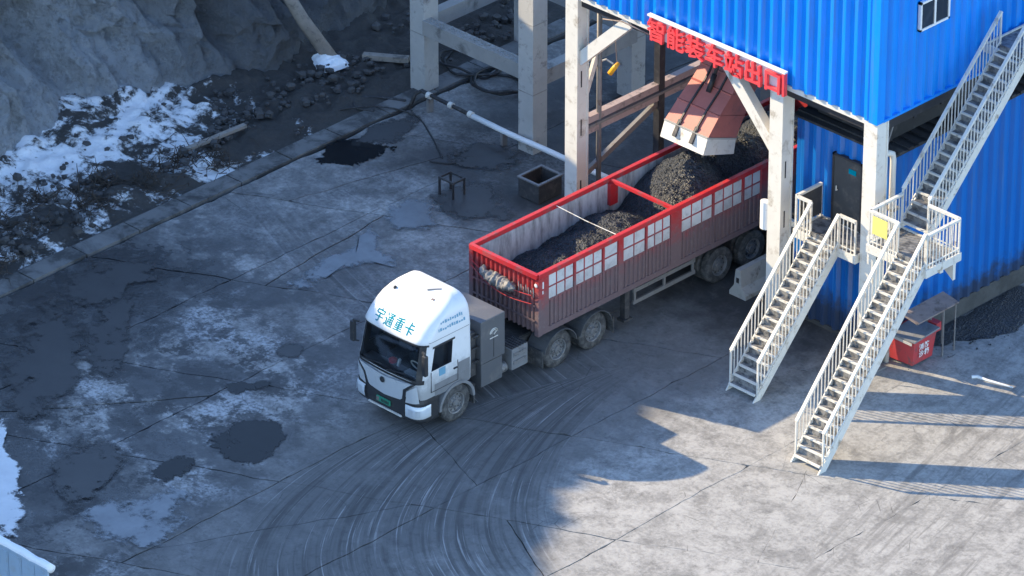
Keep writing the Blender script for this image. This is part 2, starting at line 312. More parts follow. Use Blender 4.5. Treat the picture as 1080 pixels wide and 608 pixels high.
# ------------------------------------------------------------------ mesh helpers
class MB:
    def __init__(s): s.v = []; s.f = []
    def add(s, vs, fs):
        n = len(s.v); s.v += [tuple(p) for p in vs]; s.f += [tuple(i+n for i in f) for f in fs]; return s
    def box(s, x0, x1, y0, y1, z0, z1):
        return s.add([(x0,y0,z0),(x1,y0,z0),(x1,y1,z0),(x0,y1,z0),(x0,y0,z1),(x1,y0,z1),(x1,y1,z1),(x0,y1,z1)],
                     [(0,3,2,1),(4,5,6,7),(0,1,5,4),(1,2,6,5),(2,3,7,6),(3,0,4,7)])
    def bar(s, a, b, w, h, up=(0,0,1)):
        a = Vector(a); b = Vector(b); d = (b-a).normalized(); u = Vector(up)
        if abs(d.dot(u)) > 0.98: u = Vector((1,0,0))
        r = d.cross(u).normalized()*(w/2); u = r.cross(d).normalized()*(h/2)
        return s.add([a-r-u, a+r-u, a+r+u, a-r+u, b-r-u, b+r-u, b+r+u, b-r+u],
                     [(0,1,2,3),(7,6,5,4),(0,4,5,1),(1,5,6,2),(2,6,7,3),(3,7,4,0)])
    def tube(s, pts, r, n=8, cap=True):
        pts = [Vector(p) for p in pts]; k = len(pts); rings = []
        rs = r if isinstance(r, (list, tuple)) else [r]*k
        ref = None
        for i, p in enumerate(pts):
            d = (pts[min(i+1, k-1)] - pts[max(i-1, 0)]).normalized()
            if ref is None: ref = Vector((0,0,1)) if abs(d.z) < 0.9 else Vector((1,0,0))
            a = d.cross(ref)
            if a.length < 1e-4: a = d.cross(Vector((0,1,0)))
            a.normalize(); b = a.cross(d).normalized(); ref = b
            rings.append([p + (a*math.cos(t*math.tau/n) + b*math.sin(t*math.tau/n))*rs[i] for t in range(n)])
        vs = [q for ring in rings for q in ring]; fs = []
        for i in range(k-1):
            for t in range(n):
                fs.append((i*n+t, i*n+(t+1) % n, (i+1)*n+(t+1) % n, (i+1)*n+t))
        if cap: fs += [tuple(range(n))[::-1], tuple(range((k-1)*n, k*n))]
        return s.add(vs, fs)
    def prism(s, poly, axis, a, b):
        """extrude a 2-D polygon along an axis: axis 'x' poly=(y,z), 'y' poly=(x,z), 'z' poly=(x,y)"""
        def P(q, t): return {'x': (t, q[0], q[1]), 'y': (q[0], t, q[1]), 'z': (q[0], q[1], t)}[axis]
        n = len(poly); vs = [P(q, a) for q in poly] + [P(q, b) for q in poly]
        return s.add(vs, [tuple(range(n)), tuple(range(2*n-1, n-1, -1))] + [(i, i+n, (i+1) % n+n, (i+1) % n) for i in range(n)])
    def lathe(s, prof, cx, cy, cz, axis='x', n=32):
        vs = []; fs = []; m = len(prof)
        for t in range(n):
            a = t*math.tau/n; c, d = math.cos(a), math.sin(a)
            for (h, r) in prof:
                vs.append((cx+h, cy+r*c, cz+r*d) if axis == 'x' else (cx+r*c, cy+h, cz+r*d) if axis == 'y' else (cx+r*c, cy+r*d, cz+h))
        for t in range(n):
            for i in range(m-1):
                fs.append((t*m+i, t*m+i+1, ((t+1) % n)*m+i+1, ((t+1) % n)*m+i))
        return s.add(vs, fs)
    def mesh(s, name, mat, off=(0,0,0), smooth=False, fix=True):
        me = bpy.data.meshes.new(name)
        o = Vector(off)
        me.from_pydata([tuple(Vector(p)-o) for p in s.v], [], s.f)
        if fix:
            import bmesh
            bm = bmesh.new(); bm.from_mesh(me); bmesh.ops.recalc_face_normals(bm, faces=bm.faces); bm.to_mesh(me); bm.free()
        if isinstance(mat, str): mat = MT[mat]
        me.materials.append(mat)
        if smooth:
            me.polygons.foreach_set('use_smooth', [True]*len(me.polygons))
        me.update()
        return me
    def build(s, name, mat, parent=None, smooth=False, fix=True, bevel=0.0):
        off = WL(parent) if parent else (0,0,0)
        me = s.mesh(name, mat, off, smooth, fix)
        if bevel:
            import bmesh
            bm = bmesh.new(); bm.from_mesh(me)
            bmesh.ops.bevel(bm, geom=list(bm.edges), offset=bevel, segments=2, affect='EDGES', profile=0.6)
            bm.to_mesh(me); bm.free()
        return put(name, me, parent)

_W = {}
def WL(o): return _W.get(o.name, Vector((0,0,0)))
def put(name, me, parent=None, loc=None, rot=None):
    """link one object; loc is given in world coordinates"""
    o = bpy.data.objects.new(name, me); COL.objects.link(o)
    base = WL(parent) if parent else Vector((0,0,0))
    if parent: o.parent = parent
    if loc is not None:
        o.location = Vector(loc)-base; _W[o.name] = Vector(loc)
    else: _W[o.name] = base.copy()
    if rot is not None: o.rotation_euler = rot
    return o
def tag(o, label=None, cat=None, group=None, kind=None):
    if label: o['label'] = label
    if cat: o['category'] = cat
    if group: o['group'] = group
    if kind: o['kind'] = kind
    return o
def thing(name, loc, label, cat, group=None):
    o = bpy.data.objects.new(name, None); COL.objects.link(o); o.location = loc; o.empty_display_size = 0.3
    _W[o.name] = Vector(loc)
    return tag(o, label, cat, group)
def text_mesh(ch, size, extrude=0.0, bold=0.0):
    cu = bpy.data.curves.new('text', 'FONT'); cu.body = ch; cu.size = size; cu.extrude = extrude; cu.offset = bold
    cu.align_x = 'CENTER'; cu.resolution_u = 2
    ob = bpy.data.objects.new('text', cu); COL.objects.link(ob)
    dg = bpy.context.evaluated_depsgraph_get(); dg.update()
    me = bpy.data.meshes.new_from_object(ob.evaluated_get(dg))
    bpy.data.objects.remove(ob); bpy.data.curves.remove(cu)
    return me
HX = 0.75
def fbm(x, y, z, o=4):
    return noise.fractal(Vector((x, y, z)), HX, 2.0, o, noise_basis='PERLIN_ORIGINAL')

# ------------------------------------------------------------------ ground, slabs, kerb
gm = MB().add([(-2500,-2500,-0.14),(2500,-2500,-0.14),(2500,2500,-0.14),(-2500,2500,-0.14)], [(0,1,2,3)])
ground = tag(gm.build('ground', 'earth'), kind='structure')

def clip(poly, p, n):
    """keep the side of the line through p where (q-p).n >= 0"""
    out = []
    for i in range(len(poly)):
        a, b = poly[i], poly[(i+1) % len(poly)]
        da = (a[0]-p[0])*n[0]+(a[1]-p[1])*n[1]; db = (b[0]-p[0])*n[0]+(b[1]-p[1])*n[1]
        if da >= 0: out.append(a)
        if (da >= 0) != (db >= 0):
            t = da/(da-db); out.append((a[0]+t*(b[0]-a[0]), a[1]+t*(b[1]-a[1])))
    return out
XL = [-19.75, -16.0, -11.75, -7.28, -3.48, 0.85, 5.1, 9.5, 14, 19]
CL = [-33.2, -27.8, -22.4, -16.9, -11.28, -6.12, -0.55, 4.9, 10.3, 15.8, 21.2, 26.6, 32]
polys = []
for i in range(len(XL)-1):
    for j in range(len(CL)-1):
        x0, x1 = XL[i], XL[i+1]; c0, c1 = CL[j], CL[j+1]
        dj = 0.25*math.sin(3.1*i+1.7*j)
        c0 += 0.12*math.sin(2.3*j); c1 += 0.12*math.sin(2.3*(j+1))
        p = [(x0, 0.5*x0+c0), (x1, 0.5*x1+c0), (x1, 0.5*x1+c1), (x0, 0.5*x0+c1)]
        if all(q[1] > 24 for q in p) or all(q[1] < -30 for q in p): continue
        polys.append(p)
CUTS = [((-6.2,-17.41), (-4.31,-13.8)), ((-1.59,-12.23), (-0.17,-12.96)), ((-5.5,-10.73), (-3.2,-11.6)),
        ((2.25,-5.19), (4.3,-9.44)), ((-15.15,-7.98), (-15.75,-2.0)), ((-14.6,-17.0), (-12.4,-14.0)), ((-18.2,-4.2), (-17.0,0.5))]
for a, b in CUTS:
    mid = ((a[0]+b[0])/2, (a[1]+b[1])/2); nrm = (-(b[1]-a[1]), b[0]-a[0]); nxt = []
    for p in polys:
        ins = True
        for i in range(len(p)):
            q, r = p[i], p[(i+1) % len(p)]
            if (r[0]-q[0])*(mid[1]-q[1])-(r[1]-q[1])*(mid[0]-q[0]) < 0: ins = False
        if ins: nxt += [c for c in (clip(p, a, nrm), clip(p, a, (-nrm[0], -nrm[1]))) if len(c) > 2]
        else: nxt.append(p)
    polys = nxt
def slab(poly, gap):
    k = len(poly); cl = poly
    cen = (sum(p[0] for p in poly)/k, sum(p[1] for p in poly)/k)
    for i in range(k):
        a, b = poly[i], poly[(i+1) % k]; d = (b[0]-a[0], b[1]-a[1]); L = math.hypot(*d)
        if L < 0.05: continue
        n = (-d[1]/L, d[0]/L); cl = clip(cl, (a[0]+n[0]*gap, a[1]+n[1]*gap), n)
    out = []
    for i in range(len(cl)):
        a, b = cl[i], cl[(i+1) % len(cl)]; L = math.hypot(b[0]-a[0], b[1]-a[1]); m = max(1, int(L/0.22))
        for t in range(m):
            q = (a[0]+(b[0]-a[0])*t/m, a[1]+(b[1]-a[1])*t/m)
            jx = 0.085*noise.noise(Vector((q[0]*0.5, q[1]*0.5, 3))) + 0.05*noise.noise(Vector((q[0]*2.1, q[1]*2.1, 8))) + random.uniform(-.006, .006)
            jy = 0.085*noise.noise(Vector((q[0]*0.5, q[1]*0.5, 13))) + 0.05*noise.noise(Vector((q[0]*2.1, q[1]*2.1, 28))) + random.uniform(-.006, .006)
            if random.random() < 0.03:
                jx += (cen[0]-q[0])*0.02; jy += (cen[1]-q[1])*0.02
            out.append((q[0]+jx, q[1]+jy))
    return out
for p in polys:
    q = slab(p, 0.003 if sum(a for a, b in p)/len(p) > 0.9 else random.choice((0.006, 0.010, 0.016, 0.024)))
    if len(q) < 3: continue
    m = MB(); n = len(q); dz = random.uniform(-0.006, 0.006)
    m.add([(a, b, dz) for a, b in q]+[(a, b, -0.12) for a, b in q], [tuple(range(n))]+[(i, (i+1) % n, (i+1) % n+n, i+n) for i in range(n)])
    m.build('concrete_slab', 'slab', ground)

kerb = tag(MB().box(-20.55, -19.86, -40, 30, -0.13, 0.02).build('kerb', 'earth'), kind='structure')
kst = MB().box(-0.33, 0.33, 0, 1.93, -.1, 0.05).mesh('kerb_stone', 'kerbstone')
y = -34.0
while y < 26:
    put('kerb_stone', kst, kerb, (-20.2+random.uniform(-.02, .02)-0.02*y*0.4, y, 0.0+random.uniform(0, .03)), (random.uniform(-.006, .006), random.uniform(-.01, .01), random.uniform(-.01, .01)+0.008))
    y += 1.97

# ------------------------------------------------------------------ cliff
def crest(y):
    K = [(-80, 18.2), (-26, 17.6), (-21.5, 17.0), (-19, 16.35), (-16, 15.9), (-7.5, 14.0), (0, 13.0), (20, 12.0), (80, 11)]
    for (a, ha), (b, hb) in zip(K, K[1:]):
        if y <= b: t = (y-a)/(b-a); return ha+(hb-ha)*t
    return K[-1][1]
NS, NT = 420, 84
m = MB(); vs = []
for i in range(NS+1):
    y = -75+ (i/NS)*140
    if True:
        # finer columns where the camera looks
        u = i/NS*2-1; y = -3 + 34*u + 41*u**3
    foot = -25.1 + 0.55*math.sin(y*0.45+1) + 0.7*fbm(y*0.25, 2, 0) + (0.5 if y > 0 else 0)
    H = crest(y) + 0.30*fbm(y*0.9, 9, 1)
    gul = abs(noise.noise(Vector((y*0.33, 1.5, 0))))
    for j in range(NT+1):
        t = j/NT
        if t < 0.9:
            q = t/0.9
            zz = H*q
            xx = foot - (0.9*min(1, q*6) + 7.0*q**1.15)
            a = min(1, q*9)*(1-max(0, (q-.85)/.15))
            rough = 1.3*fbm(y*0.28, zz*0.16, 5, 3) + 1.0*fbm(y*1.0, zz*0.45, 2, 5) + 0.50*fbm(y*2.6, zz*1.6, 7, 5) + 0.5*abs(noise.noise(Vector((y*1.1, zz*.12, 30))))
            xx += a*(rough - 1.4*(0.35-gul if gul < 0.35 else 0) )
            zz += 0.25*a*fbm(y*1.3, zz, 11, 3)
            if j == 0: zz = -0.3
        else:
            q = (t-.9)/.1
            xx = foot - 7.9 - 260*q**2; zz = H + 1.0*q*fbm(y*.3, q*5, 3)
        vs.append((xx, y, zz))
fs = []
for i in range(NS):
    for j in range(NT):
        a = i*(NT+1)+j; fs.append((a, a+1, a+NT+2, a+NT+1))
m.add(vs, fs)
tag(m.build('cliff', 'cliff', smooth=False), kind='structure')

# snow and dirt at the cliff foot
m = MB(); nx, ny = 56, 330; vs = []
for i in range(nx+1):
    for j in range(ny+1):
        x = -27.5 + i/nx*7.0; y = -26 + j/ny*40
        e = min(1, (-20.5-x)/0.9) if x > -21.4 else 1
        z = 0.03 + e*(0.05 + 0.28*abs(fbm(x*0.6, y*0.6, 4, 5)) + 0.10*fbm(x*2.4, y*2.4, 9, 3) + max(0, (-23.6-x))*0.16)
        vs.append((x, y, max(z, -0.05)-0.04))
fs = [(i*(ny+1)+j, (i+1)*(ny+1)+j, (i+1)*(ny+1)+j+1, i*(ny+1)+j+1) for i in range(nx) for j in range(ny)]
m.add(vs, fs)
tag(m.build('snow_bank', 'snow', smooth=True), 'patchy snow over dark dirt along the foot of the cliff', 'snow', kind='stuff')

def rock(mb, c, r, sq=0.7):
    n1, n2 = 5, 3
    vs = [(c[0], c[1], c[2]+r*sq)]
    a0 = random.random()*6
    for k in range(1, n2):
        ph = math.pi*k/n2
        for t in range(n1):
            a = a0+t*math.tau/n1; q = r*random.uniform(0.7, 1.2)
            vs.append((c[0]+q*math.sin(ph)*math.cos(a), c[1]+q*math.sin(ph)*math.sin(a), c[2]+q*sq*math.cos(ph)))
    vs.append((c[0], c[1], c[2]-r*sq))
    fs = [(0, 1+t, 1+(t+1) % n1) for t in range(n1)]
    for k in range(n2-2):
        for t in range(n1): fs.append((1+k*n1+t, 1+(k+1)*n1+t, 1+(k+1)*n1+(t+1) % n1, 1+k*n1+(t+1) % n1))
    L = len(vs)-1; fs += [(L, L-n1+(t+1) % n1, L-n1+t) for t in range(n1)]
    mb.add(vs, fs)
m = MB()
for k in range(1500):
    y = random.uniform(-16, 9); x = -22.4+random.gauss(0, 1.1)
    if noise.noise(Vector((x*0.5, y*0.4, 6))) < -0.12 or x > -20.6: continue
    r = random.choice((.03, .04, .05, .07, .10, .15))*random.uniform(.7, 1.3)
    rock(m, (x, y, 0.14+r*0.3+0.12*abs(fbm(x, y, 1))), r)
for k in range(500):
    y = random.uniform(1, 14); x = random.uniform(-24.5, -19.5) if k % 4 else random.uniform(-19, -12.5); r = random.choice((.015, .02, .03, .04, .05)) if k % 4 else random.choice((.012, .018, .025))
    rock(m, (x, y, r*.3), r)
tag(m.build('rubble', 'earth', fix=False), 'dark stones and clods scattered over the snow', 'rubble', kind='stuff')
m = MB()
cl = [(-22.6, -12.0), (-22.2, -10.6), (-21.9, -8.6), (-22.4, -7.4), (-21.6, -6.4), (-22.9, -9.4), (-21.4, -4.2), (-22.0, -5.0), (-22.3, -13.6), (-21.2, -12.8)]
for cx, cy in cl:
    for k in range(85):
        a = random.random()*6.28; r = abs(random.gauss(0, .55)); p = Vector((cx+r*math.cos(a), cy+r*math.sin(a), 0.12))
        d = Vector((random.gauss(0, 1), random.gauss(0, 1), random.uniform(.15, 1.0))).normalized()*random.uniform(.3, .85)
        q = p+d*0.5+Vector((random.gauss(0, .05), random.gauss(0, .05), random.gauss(0, .04))); e = p+d
        e.z = max(0.1, e.z-0.12)
        m.tube([p, q, e], [.016, .011, .005], 4, cap=False)
tag(m.build('brushwood', 'twig', fix=False), 'dead dark brushwood tangled in the snow at the cliff foot', 'brush', kind='stuff')
# low snow at the left edge of the yard
def blob(pts, z, name, mat, jag=0.10, sub=10, lift=0.0):
    out = []; n = len(pts)
    for i in range(n):
        p0, p1, p2, p3 = [Vector(pts[(i+k) % n]) for k in (-1, 0, 1, 2)]
        for t in range(sub):
            u = t/sub
            q = 0.5*((2*p1)+(-p0+p2)*u+(2*p0-5*p1+4*p2-p3)*u*u+(-p0+3*p1-3*p2+p3)*u**3)
            out.append((q.x+jag*fbm(q.x*2, q.y*2, 3), q.y+jag*fbm(q.x*2, q.y*2, 17)))
    k = len(out); m = MB()
    cx = sum(p[0] for p in out)/k; cy = sum(p[1] for p in out)/k
    vs = [(x, y, z) for x, y in out]
    if lift:
        rings = [out]
        for f in (0.85, 0.6, 0.3): rings.append([(cx+(x-cx)*f, cy+(y-cy)*f) for x, y in out])
        vs = []; fs = []
        for ri, rg in enumerate(rings):
            hz = lift*[0, .55, .85, 1][ri]
            vs += [(x, y, z+hz*(1+0.5*fbm(x*2, y*2, 5))) for x, y in rg]
        for ri in range(3):
            for i in range(k): fs.append((ri*k+i, ri*k+(i+1) % k, (ri+1)*k+(i+1) % k, (ri+1)*k+i))
        fs.append(tuple(range(3*k, 4*k)))
        m.add(vs, fs)
    else:
        m.add(vs+[(x, y, z-0.01) for x, y in out], [tuple(range(k))]+[(i, i+k, (i+1) % k+k, (i+1) % k) for i in range(k)])
    return m.build(name, mat)
tag(blob([(-23.9, 2.2), (-23.2, 1.7), (-22.7, 2.3), (-23.0, 2.8), (-23.6, 2.8)], 0.1, 'snow_patch', 'snowcap', 0.2, 8, 0.25), 'small white snow lump below the leaning timber', 'snow', kind='stuff')

# puddles, mud and ice (water of the setting)
PU = [('puddle', 'water', [(-19.48,-1.73),(-19.75,-1.08),(-19.38,-0.25),(-18.46,0.08),(-18.17,-0.85),(-18.41,-1.57),(-18.97,-1.96)]),
      ('mud', 'mud', [(-19.3,-0.37),(-19.7,0.57),(-19.7,1.57),(-19.29,2.16),(-18.75,1.44),(-18.5,0.2)]),
      ('puddle', 'water', [(-10.02,-14.69),(-10.36,-13.87),(-9.77,-12.88),(-8.83,-13.19),(-8.43,-14.15),(-8.54,-15.06),(-9.31,-15.01)]),
      ('puddle', 'water', [(-11.84,-12.55),(-11.76,-12.05),(-11.16,-11.67),(-11.05,-12.19),(-11.35,-12.77)]),
      ('mud', 'mud', [(-12.23,-10.38),(-12.33,-9.76),(-11.87,-9.67),(-11.61,-10.2)]),
      ('puddle', 'water', [(-10.07,-16.76),(-10.19,-15.88),(-9.75,-15.58),(-9.22,-16.26),(-9.38,-16.95)]),
      ('ice', 'ice', [(-14.59,-7.43),(-15.0,-5.96),(-14.85,-4.82),(-15.43,-4.08),(-15.54,-3.42),(-14.35,-4.33),(-13.7,-4.3),(-13.33,-4.85),(-13.95,-5.15),(-14.23,-6.33),(-14.12,-6.98)]),
      ('mud', 'mud', [(-16.99,-13.11),(-17.53,-11.07),(-16.57,-11.6),(-15.12,-13.08),(-14.36,-14.11),(-15.09,-14.47)]),
      ('mud', 'mud', [(-19.4,-10.4),(-19.5,-11.64),(-17.86,-12.51),(-17.32,-11.61),(-17.56,-10.35),(-17.2,-9.62),(-18.35,-9.63)]),
      ('ice', 'ice', [(-9.6,-18.3),(-8.9,-17.2),(-7.9,-17.6),(-7.2,-18.9),(-8.2,-20.0),(-9.6,-19.6)]),
      ('mud', 'mud', [(-15.2,-1.6),(-15.6,-0.6),(-14.9,0.3),(-13.7,0.2),(-13.2,-0.8),(-14.0,-1.9)]),
      ('mud', 'mud', [(-16.6,0.7),(-17.0,1.6),(-16.0,2.4),(-15.0,2.0),(-15.2,1.0)]),
      ('mud', 'mud', [(-18.6,-13.4),(-17.4,-12.8),(-15.4,-14.6),(-13.9,-16.4),(-14.6,-17.4),(-16.6,-16.2)]),
      ('mud', 'mud', [(-12.6,-17.2),(-11.4,-16.6),(-10.6,-17.6),(-9.9,-19.6),(-11.3,-19.4)]),
      ('ice', 'ice', [(-15.9,-2.6),(-15.3,-1.5),(-14.5,-1.9),(-14.2,-2.9),(-15.0,-3.2)])]
def soft_sheet(name, mat, lo, hi, rough, wob, bump=0.0, edge=(0.30, 0.42)):
    g = G(name)
    at = g.t.nodes.new('ShaderNodeAttribute'); at.attribute_name = 'inset'
    n = g.noise(0.9, 7, 0.66, 0.2); n2 = g.noise(5, 4, 0.7)
    c = g.mix(g.noise(1.6, 8, 0.65), lo, hi)
    e = g.math('ADD', at.outputs['Fac'], g.math('MULTIPLY', g.math('SUBTRACT', n, 0.5), wob))
    e = g.math('ADD', e, g.math('MULTIPLY', g.math('SUBTRACT', n2, 0.5), wob*0.35))
    if bump: g.bump(n2, bump)
    return g.P(Base_Color=c, Roughness=rough, Alpha=g.ss(e, *edge))
MT['water'] = soft_sheet('puddle_water', 0, (0.008, 0.009, 0.011), (0.022, 0.024, 0.027), 0.04, 3.2, 0.0, (0.28, 0.50))
MT['water'].node_tree.nodes['Principled BSDF'].inputs['IOR'].default_value = 1.25
MT['snowsoft'] = soft_sheet('drifted_snow', 0, (0.55, 0.57, 0.60), (0.84, 0.86, 0.88), 0.8, 2.6, 0.5, (0.2, 0.5))
MT['mud'] = soft_sheet('wet_mud', 0, (0.025, 0.026, 0.029), (0.07, 0.07, 0.072), 0.40, 3.4, 0.3, (0.15, 0.8))
MT['ice'] = soft_sheet('thin_ice', 0, (0.09, 0.10, 0.115), (0.25, 0.27, 0.295), 0.22, 3.4, 0.0, (0.15, 0.8))
def sheet(pts, z, name, mat, sub=8):
    out = []; n = len(pts)
    for i in range(n):
        p0, p1, p2, p3 = [Vector(pts[(i+k) % n]) for k in (-1, 0, 1, 2)]
        for t in range(sub):
            u = t/sub
            q = 0.5*((2*p1)+(-p0+p2)*u+(2*p0-5*p1+4*p2-p3)*u*u+(-p0+3*p1-3*p2+p3)*u**3)
            out.append((q.x, q.y))
    k = len(out); cx = sum(p[0] for p in out)/k; cy = sum(p[1] for p in out)/k
    FR = (1.22, 1.08, 0.94, 0.78, 0.55, 0.25); m = MB(); vs = []; fs = []
    for f in FR: vs += [(cx+(x-cx)*f, cy+(y-cy)*f, z) for x, y in out]
    for ri in range(len(FR)-1):
        for i in range(k): fs.append((ri*k+i, ri*k+(i+1) % k, (ri+1)*k+(i+1) % k, (ri+1)*k+i))
    fs.append(tuple(range((len(FR)-1)*k, len(FR)*k)))
    o = m.add(vs, fs).build(name, mat, fix=False)
    at = o.data.attributes.new('inset', 'FLOAT', 'POINT')
    at.data.foreach_set('value', [ri/(len(FR)-1)*1.2-0.1 for ri in range(len(FR)) for _ in range(k)])
    return o
for i, (nm, mt, pts) in enumerate(PU):
    tag(sheet(pts, 0.012+0.003*i, nm, mt), kind='structure')

for pts, lb in (([(-16.5, -18.8), (-14.7, -17.9), (-13.6, -18.8), (-12.3, -19.4), (-11.3, -20.3), (-10.4, -21.2), (-11.0, -22.2), (-13, -21.5)], 'white snow patch along the left edge of the yard above the fence'),
                ([(-10.0, -22.6), (-8.4, -22.5), (-7.0, -22.75), (-6.5, -23.2), (-6.9, -23.7), (-9.0, -23.4)], 'small snow drift at the end of the pale blue fence')):
    tag(sheet(pts, 0.06, 'snow_patch', 'snowsoft'), lb, 'snow', kind='stuff')
# ------------------------------------------------------------------ loading station building
st = thing('loading_station', (-6, 5, 0), 'bright blue corrugated loading hall raised on white steel columns over the truck bay', 'building')
def ribbed(width, height, pitch=0.42, d=0.095):
    m = MB(); pr = []; n = round(width/pitch)
    for i in range(n):
        o = i*pitch
        pr += [(o, 0), (o+0.15, 0), (o+0.24, -d), (o+0.34, -d)]
    pr.append((width, 0))
    k = len(pr); vs = [(x, y, 0) for x, y in pr]+[(x, y, height) for x, y in pr]
    fs = [(i, i+1, i+1+k, i+k) for i in range(k-1)]
    vs += [(x, 0.03, 0) for x, y in pr]; fs += [(i+1, i, 2*k+i, 2*k+i+1) for i in range(k-1)]
    return m.add(vs, fs)
HZ, TOPZ = 7.5, 16.0
pan = ribbed(1.26, TOPZ-HZ).mesh('cladding_panel', 'blue', fix=False)
for i in range(9): put('cladding_panel', pan, st, (-11.70+i*1.26, -0.005, HZ))
for i in range(10): put('cladding_panel', pan, st, (-0.185, 0.16+i*1.26, HZ), (0, 0, math.pi/2))
MB().box(-11.72, -0.20, 0.0, 12.8, HZ+0.03, TOPZ-0.05).build('hall_core', 'blue', st)
MB().box(-0.36, -0.07, -0.125, -0.06, HZ-0.01, TOPZ).box(-0.12, -0.068, -0.06, 0.16, HZ-0.008, TOPZ).build('corner_flashing', 'blue', st)
MB().box(-0.19, -0.075, 0.162, 12.7, HZ-0.03, HZ+0.045).build('bottom_flashing', 'blue', st)
MB().box(-12.0, 0.15, -0.35, 13, TOPZ, TOPZ+0.2).build('roof', 'blue', st)
MB().box(-11.6, -0.25, 0.12, 0.32, HZ-0.42, HZ+0.02).build('edge_beam', 'dark_steel', st)
MB().box(-0.45, -0.25, 0.5, 12.6, HZ-0.42, HZ+0.02).build('edge_beam', 'dark_steel', st)
for yy in (4.0, 8.0): MB().box(-11.5, -0.5, yy, yy+0.25, HZ-0.4, HZ+0.02).build('floor_beam', 'dark_steel', st)
def column(x0, y0, z1, s=0.46, mat='white_steel'):
    m = MB(); f = 0.05
    m.box(x0, x0+s, y0, y0+f, 0, z1).box(x0, x0+s, y0+s-f, y0+s, 0, z1)
    m.box(x0+0.03, x0+s-0.03, y0+f, y0+s-f, 0, z1)
    c = m.build('column', mat, st)
    MB().box(x0-0.12, x0+s+0.12, y0-0.12, y0+s+0.12, -0.02, 0.04).build('base_plate', 'mid_steel', c)
    for zz in (1.2, 3.1, 4.6):
        MB().box(x0+s-0.03, x0+s-0.018, y0+0.17, y0+0.21, zz, zz+0.5).build('weld_slot', 'dark_steel', c)
    return c
column(-11.4, -0.06, HZ); column(-3.86, -0.06, HZ); column(-0.565, -0.06, HZ)
column(-11.4, 8.0, HZ, mat='mid_steel'); column(-3.86, 8.0, HZ, mat='mid_steel')
MB().bar((-11.02, 0.17, 5.45), (-9.15, 0.17, 7.25), 0.26, 0.34).build('knee_brace', 'white_steel', st)
MB().bar((-3.80, 0.17, 5.35), (-5.55, 0.17, 7.25), 0.26, 0.34).build('knee_brace', 'white_steel', st)
MB().box(-11.3, -0.3, -0.03, 0.1, HZ-0.16, HZ-0.01).build('head_channel', 'white_steel', st)
# steelwork along the far side of the bay
for z0, mt in ((3.32, 'pinkbeam'), (3.0, 'pinkbeam')):
    MB().box(-11.22, -11.0, 0.42, 8.0, z0, z0+0.2).build('side_rail', mt, st)
MB().box(-11.30, -10.92, 0.42, 8.0, 3.22, 3.30).build('side_rail', 'mid_steel', st)
MB().bar((-11.1, 0.45, 1.75), (-11.1, 3.35, 2.9), 0.12, 0.17).build('brace', 'mid_steel', st)
MB().bar((-11.1, 0.42, 4.2), (-11.1, 1.0, 5.6), 0.10, 0.16).build('brace', 'white_steel', st)
MB().box(-11.2, -10.98, 3.3, 3.52, 0, HZ).build('post', 'dark_steel', st)
MB().bar((-11.05, 3.3, 5.0), (-11.05, 2.6, 6.6), 0.10, 0.14).build('brace', 'mid_steel', st)
MB().bar((-11.05, 3.5, 5.0), (-11.05, 4.3, 6.6), 0.10, 0.14).build('brace', 'mid_steel', st)
MB().tube([(-11.05, 0.93, 0.0), (-11.05, 0.93, HZ)], 0.075, 12).build('downpipe', 'mid_steel', st, True)
# lower annex
AX, AY, AT = -0.42, 1.0, 6.05
pa = ribbed(1.26, AT-0.55).mesh('annex_panel', 'blue2', fix=False)
for i in range(10): put('annex_panel', pa, st, (AX, AY+0.02+i*1.26, 0.55), (0, 0, math.pi/2))
pf = ribbed(0.84, AT-0.10).mesh('annex_panel', 'blue2', fix=False)
for i in range(4): put('annex_panel', pf, st, (-3.80+i*0.845, AY, 0.10))
MB().box(-3.78, AX-0.03, AY+0.02, 13.6, 0, AT-0.02).build('annex_core', 'blue2', st)
MB().box(AX-0.15, AX+0.05, AY-0.02, 13.6, -0.05, 0.55).build('plinth', 'sootcement', st)
MB().box(-3.84, AX-0.16, AY-0.07, AY+0.02, -0.05, 0.12).build('plinth', 'sootcement', st)
rs = MB()
for i in range(34):
    rs.bar((-3.9, AY+0.2+i*0.38, AT+0.05), (AX+0.12, AY+0.2+i*0.38, AT+0.05), 0.18, 0.10)
rs.box(-3.88, AX+0.10, AY-0.10, 13.7, AT-0.015, AT+0.05)
rs.build('annex_roof', 'roof_dark', st)
for k in range(6):
    MB().box(-3.2, AX-0.1, AY+0.9+k*1.1, AY+1.0+k*1.1, AT+0.75, AT+0.95).build('joist', 'dark_steel', st)
MB().box(-3.4, -0.9, AY+0.35, AY+0.5, AT+0.1, HZ).build('gap_shade_panel', 'roof_dark', st)  # dark sheets standing in for the shade inside the open gap
MB().box(-1.2, -0.95, AY+0.5, 13, AT+0.1, HZ).build('gap_shade_panel', 'roof_dark', st)
# door onto the first landing
d = MB().box(-2.36, -1.42, AY-0.12, AY-0.075, 3.42, 5.42).build('door', 'door', st)
MB().box(-2.42, -2.36, AY-0.14, AY-0.03, 3.42, 5.48).box(-1.42, -1.36, AY-0.14, AY-0.03, 3.42, 5.48).box(-2.42, -1.36, AY-0.14, AY-0.03, 5.42, 5.48).build('door_frame', 'dark_steel', d)
MB().tube([(-2.22, AY-0.13, 4.42), (-2.22, AY-0.18, 4.42), (-2.22, AY-0.18, 4.56)], 0.016, 6).build('handle', 'rail', d)
MB().box(-1.84, -1.58, AY-0.135, AY-0.122, 5.05, 5.2).build('door_plate', 'cyan', d)
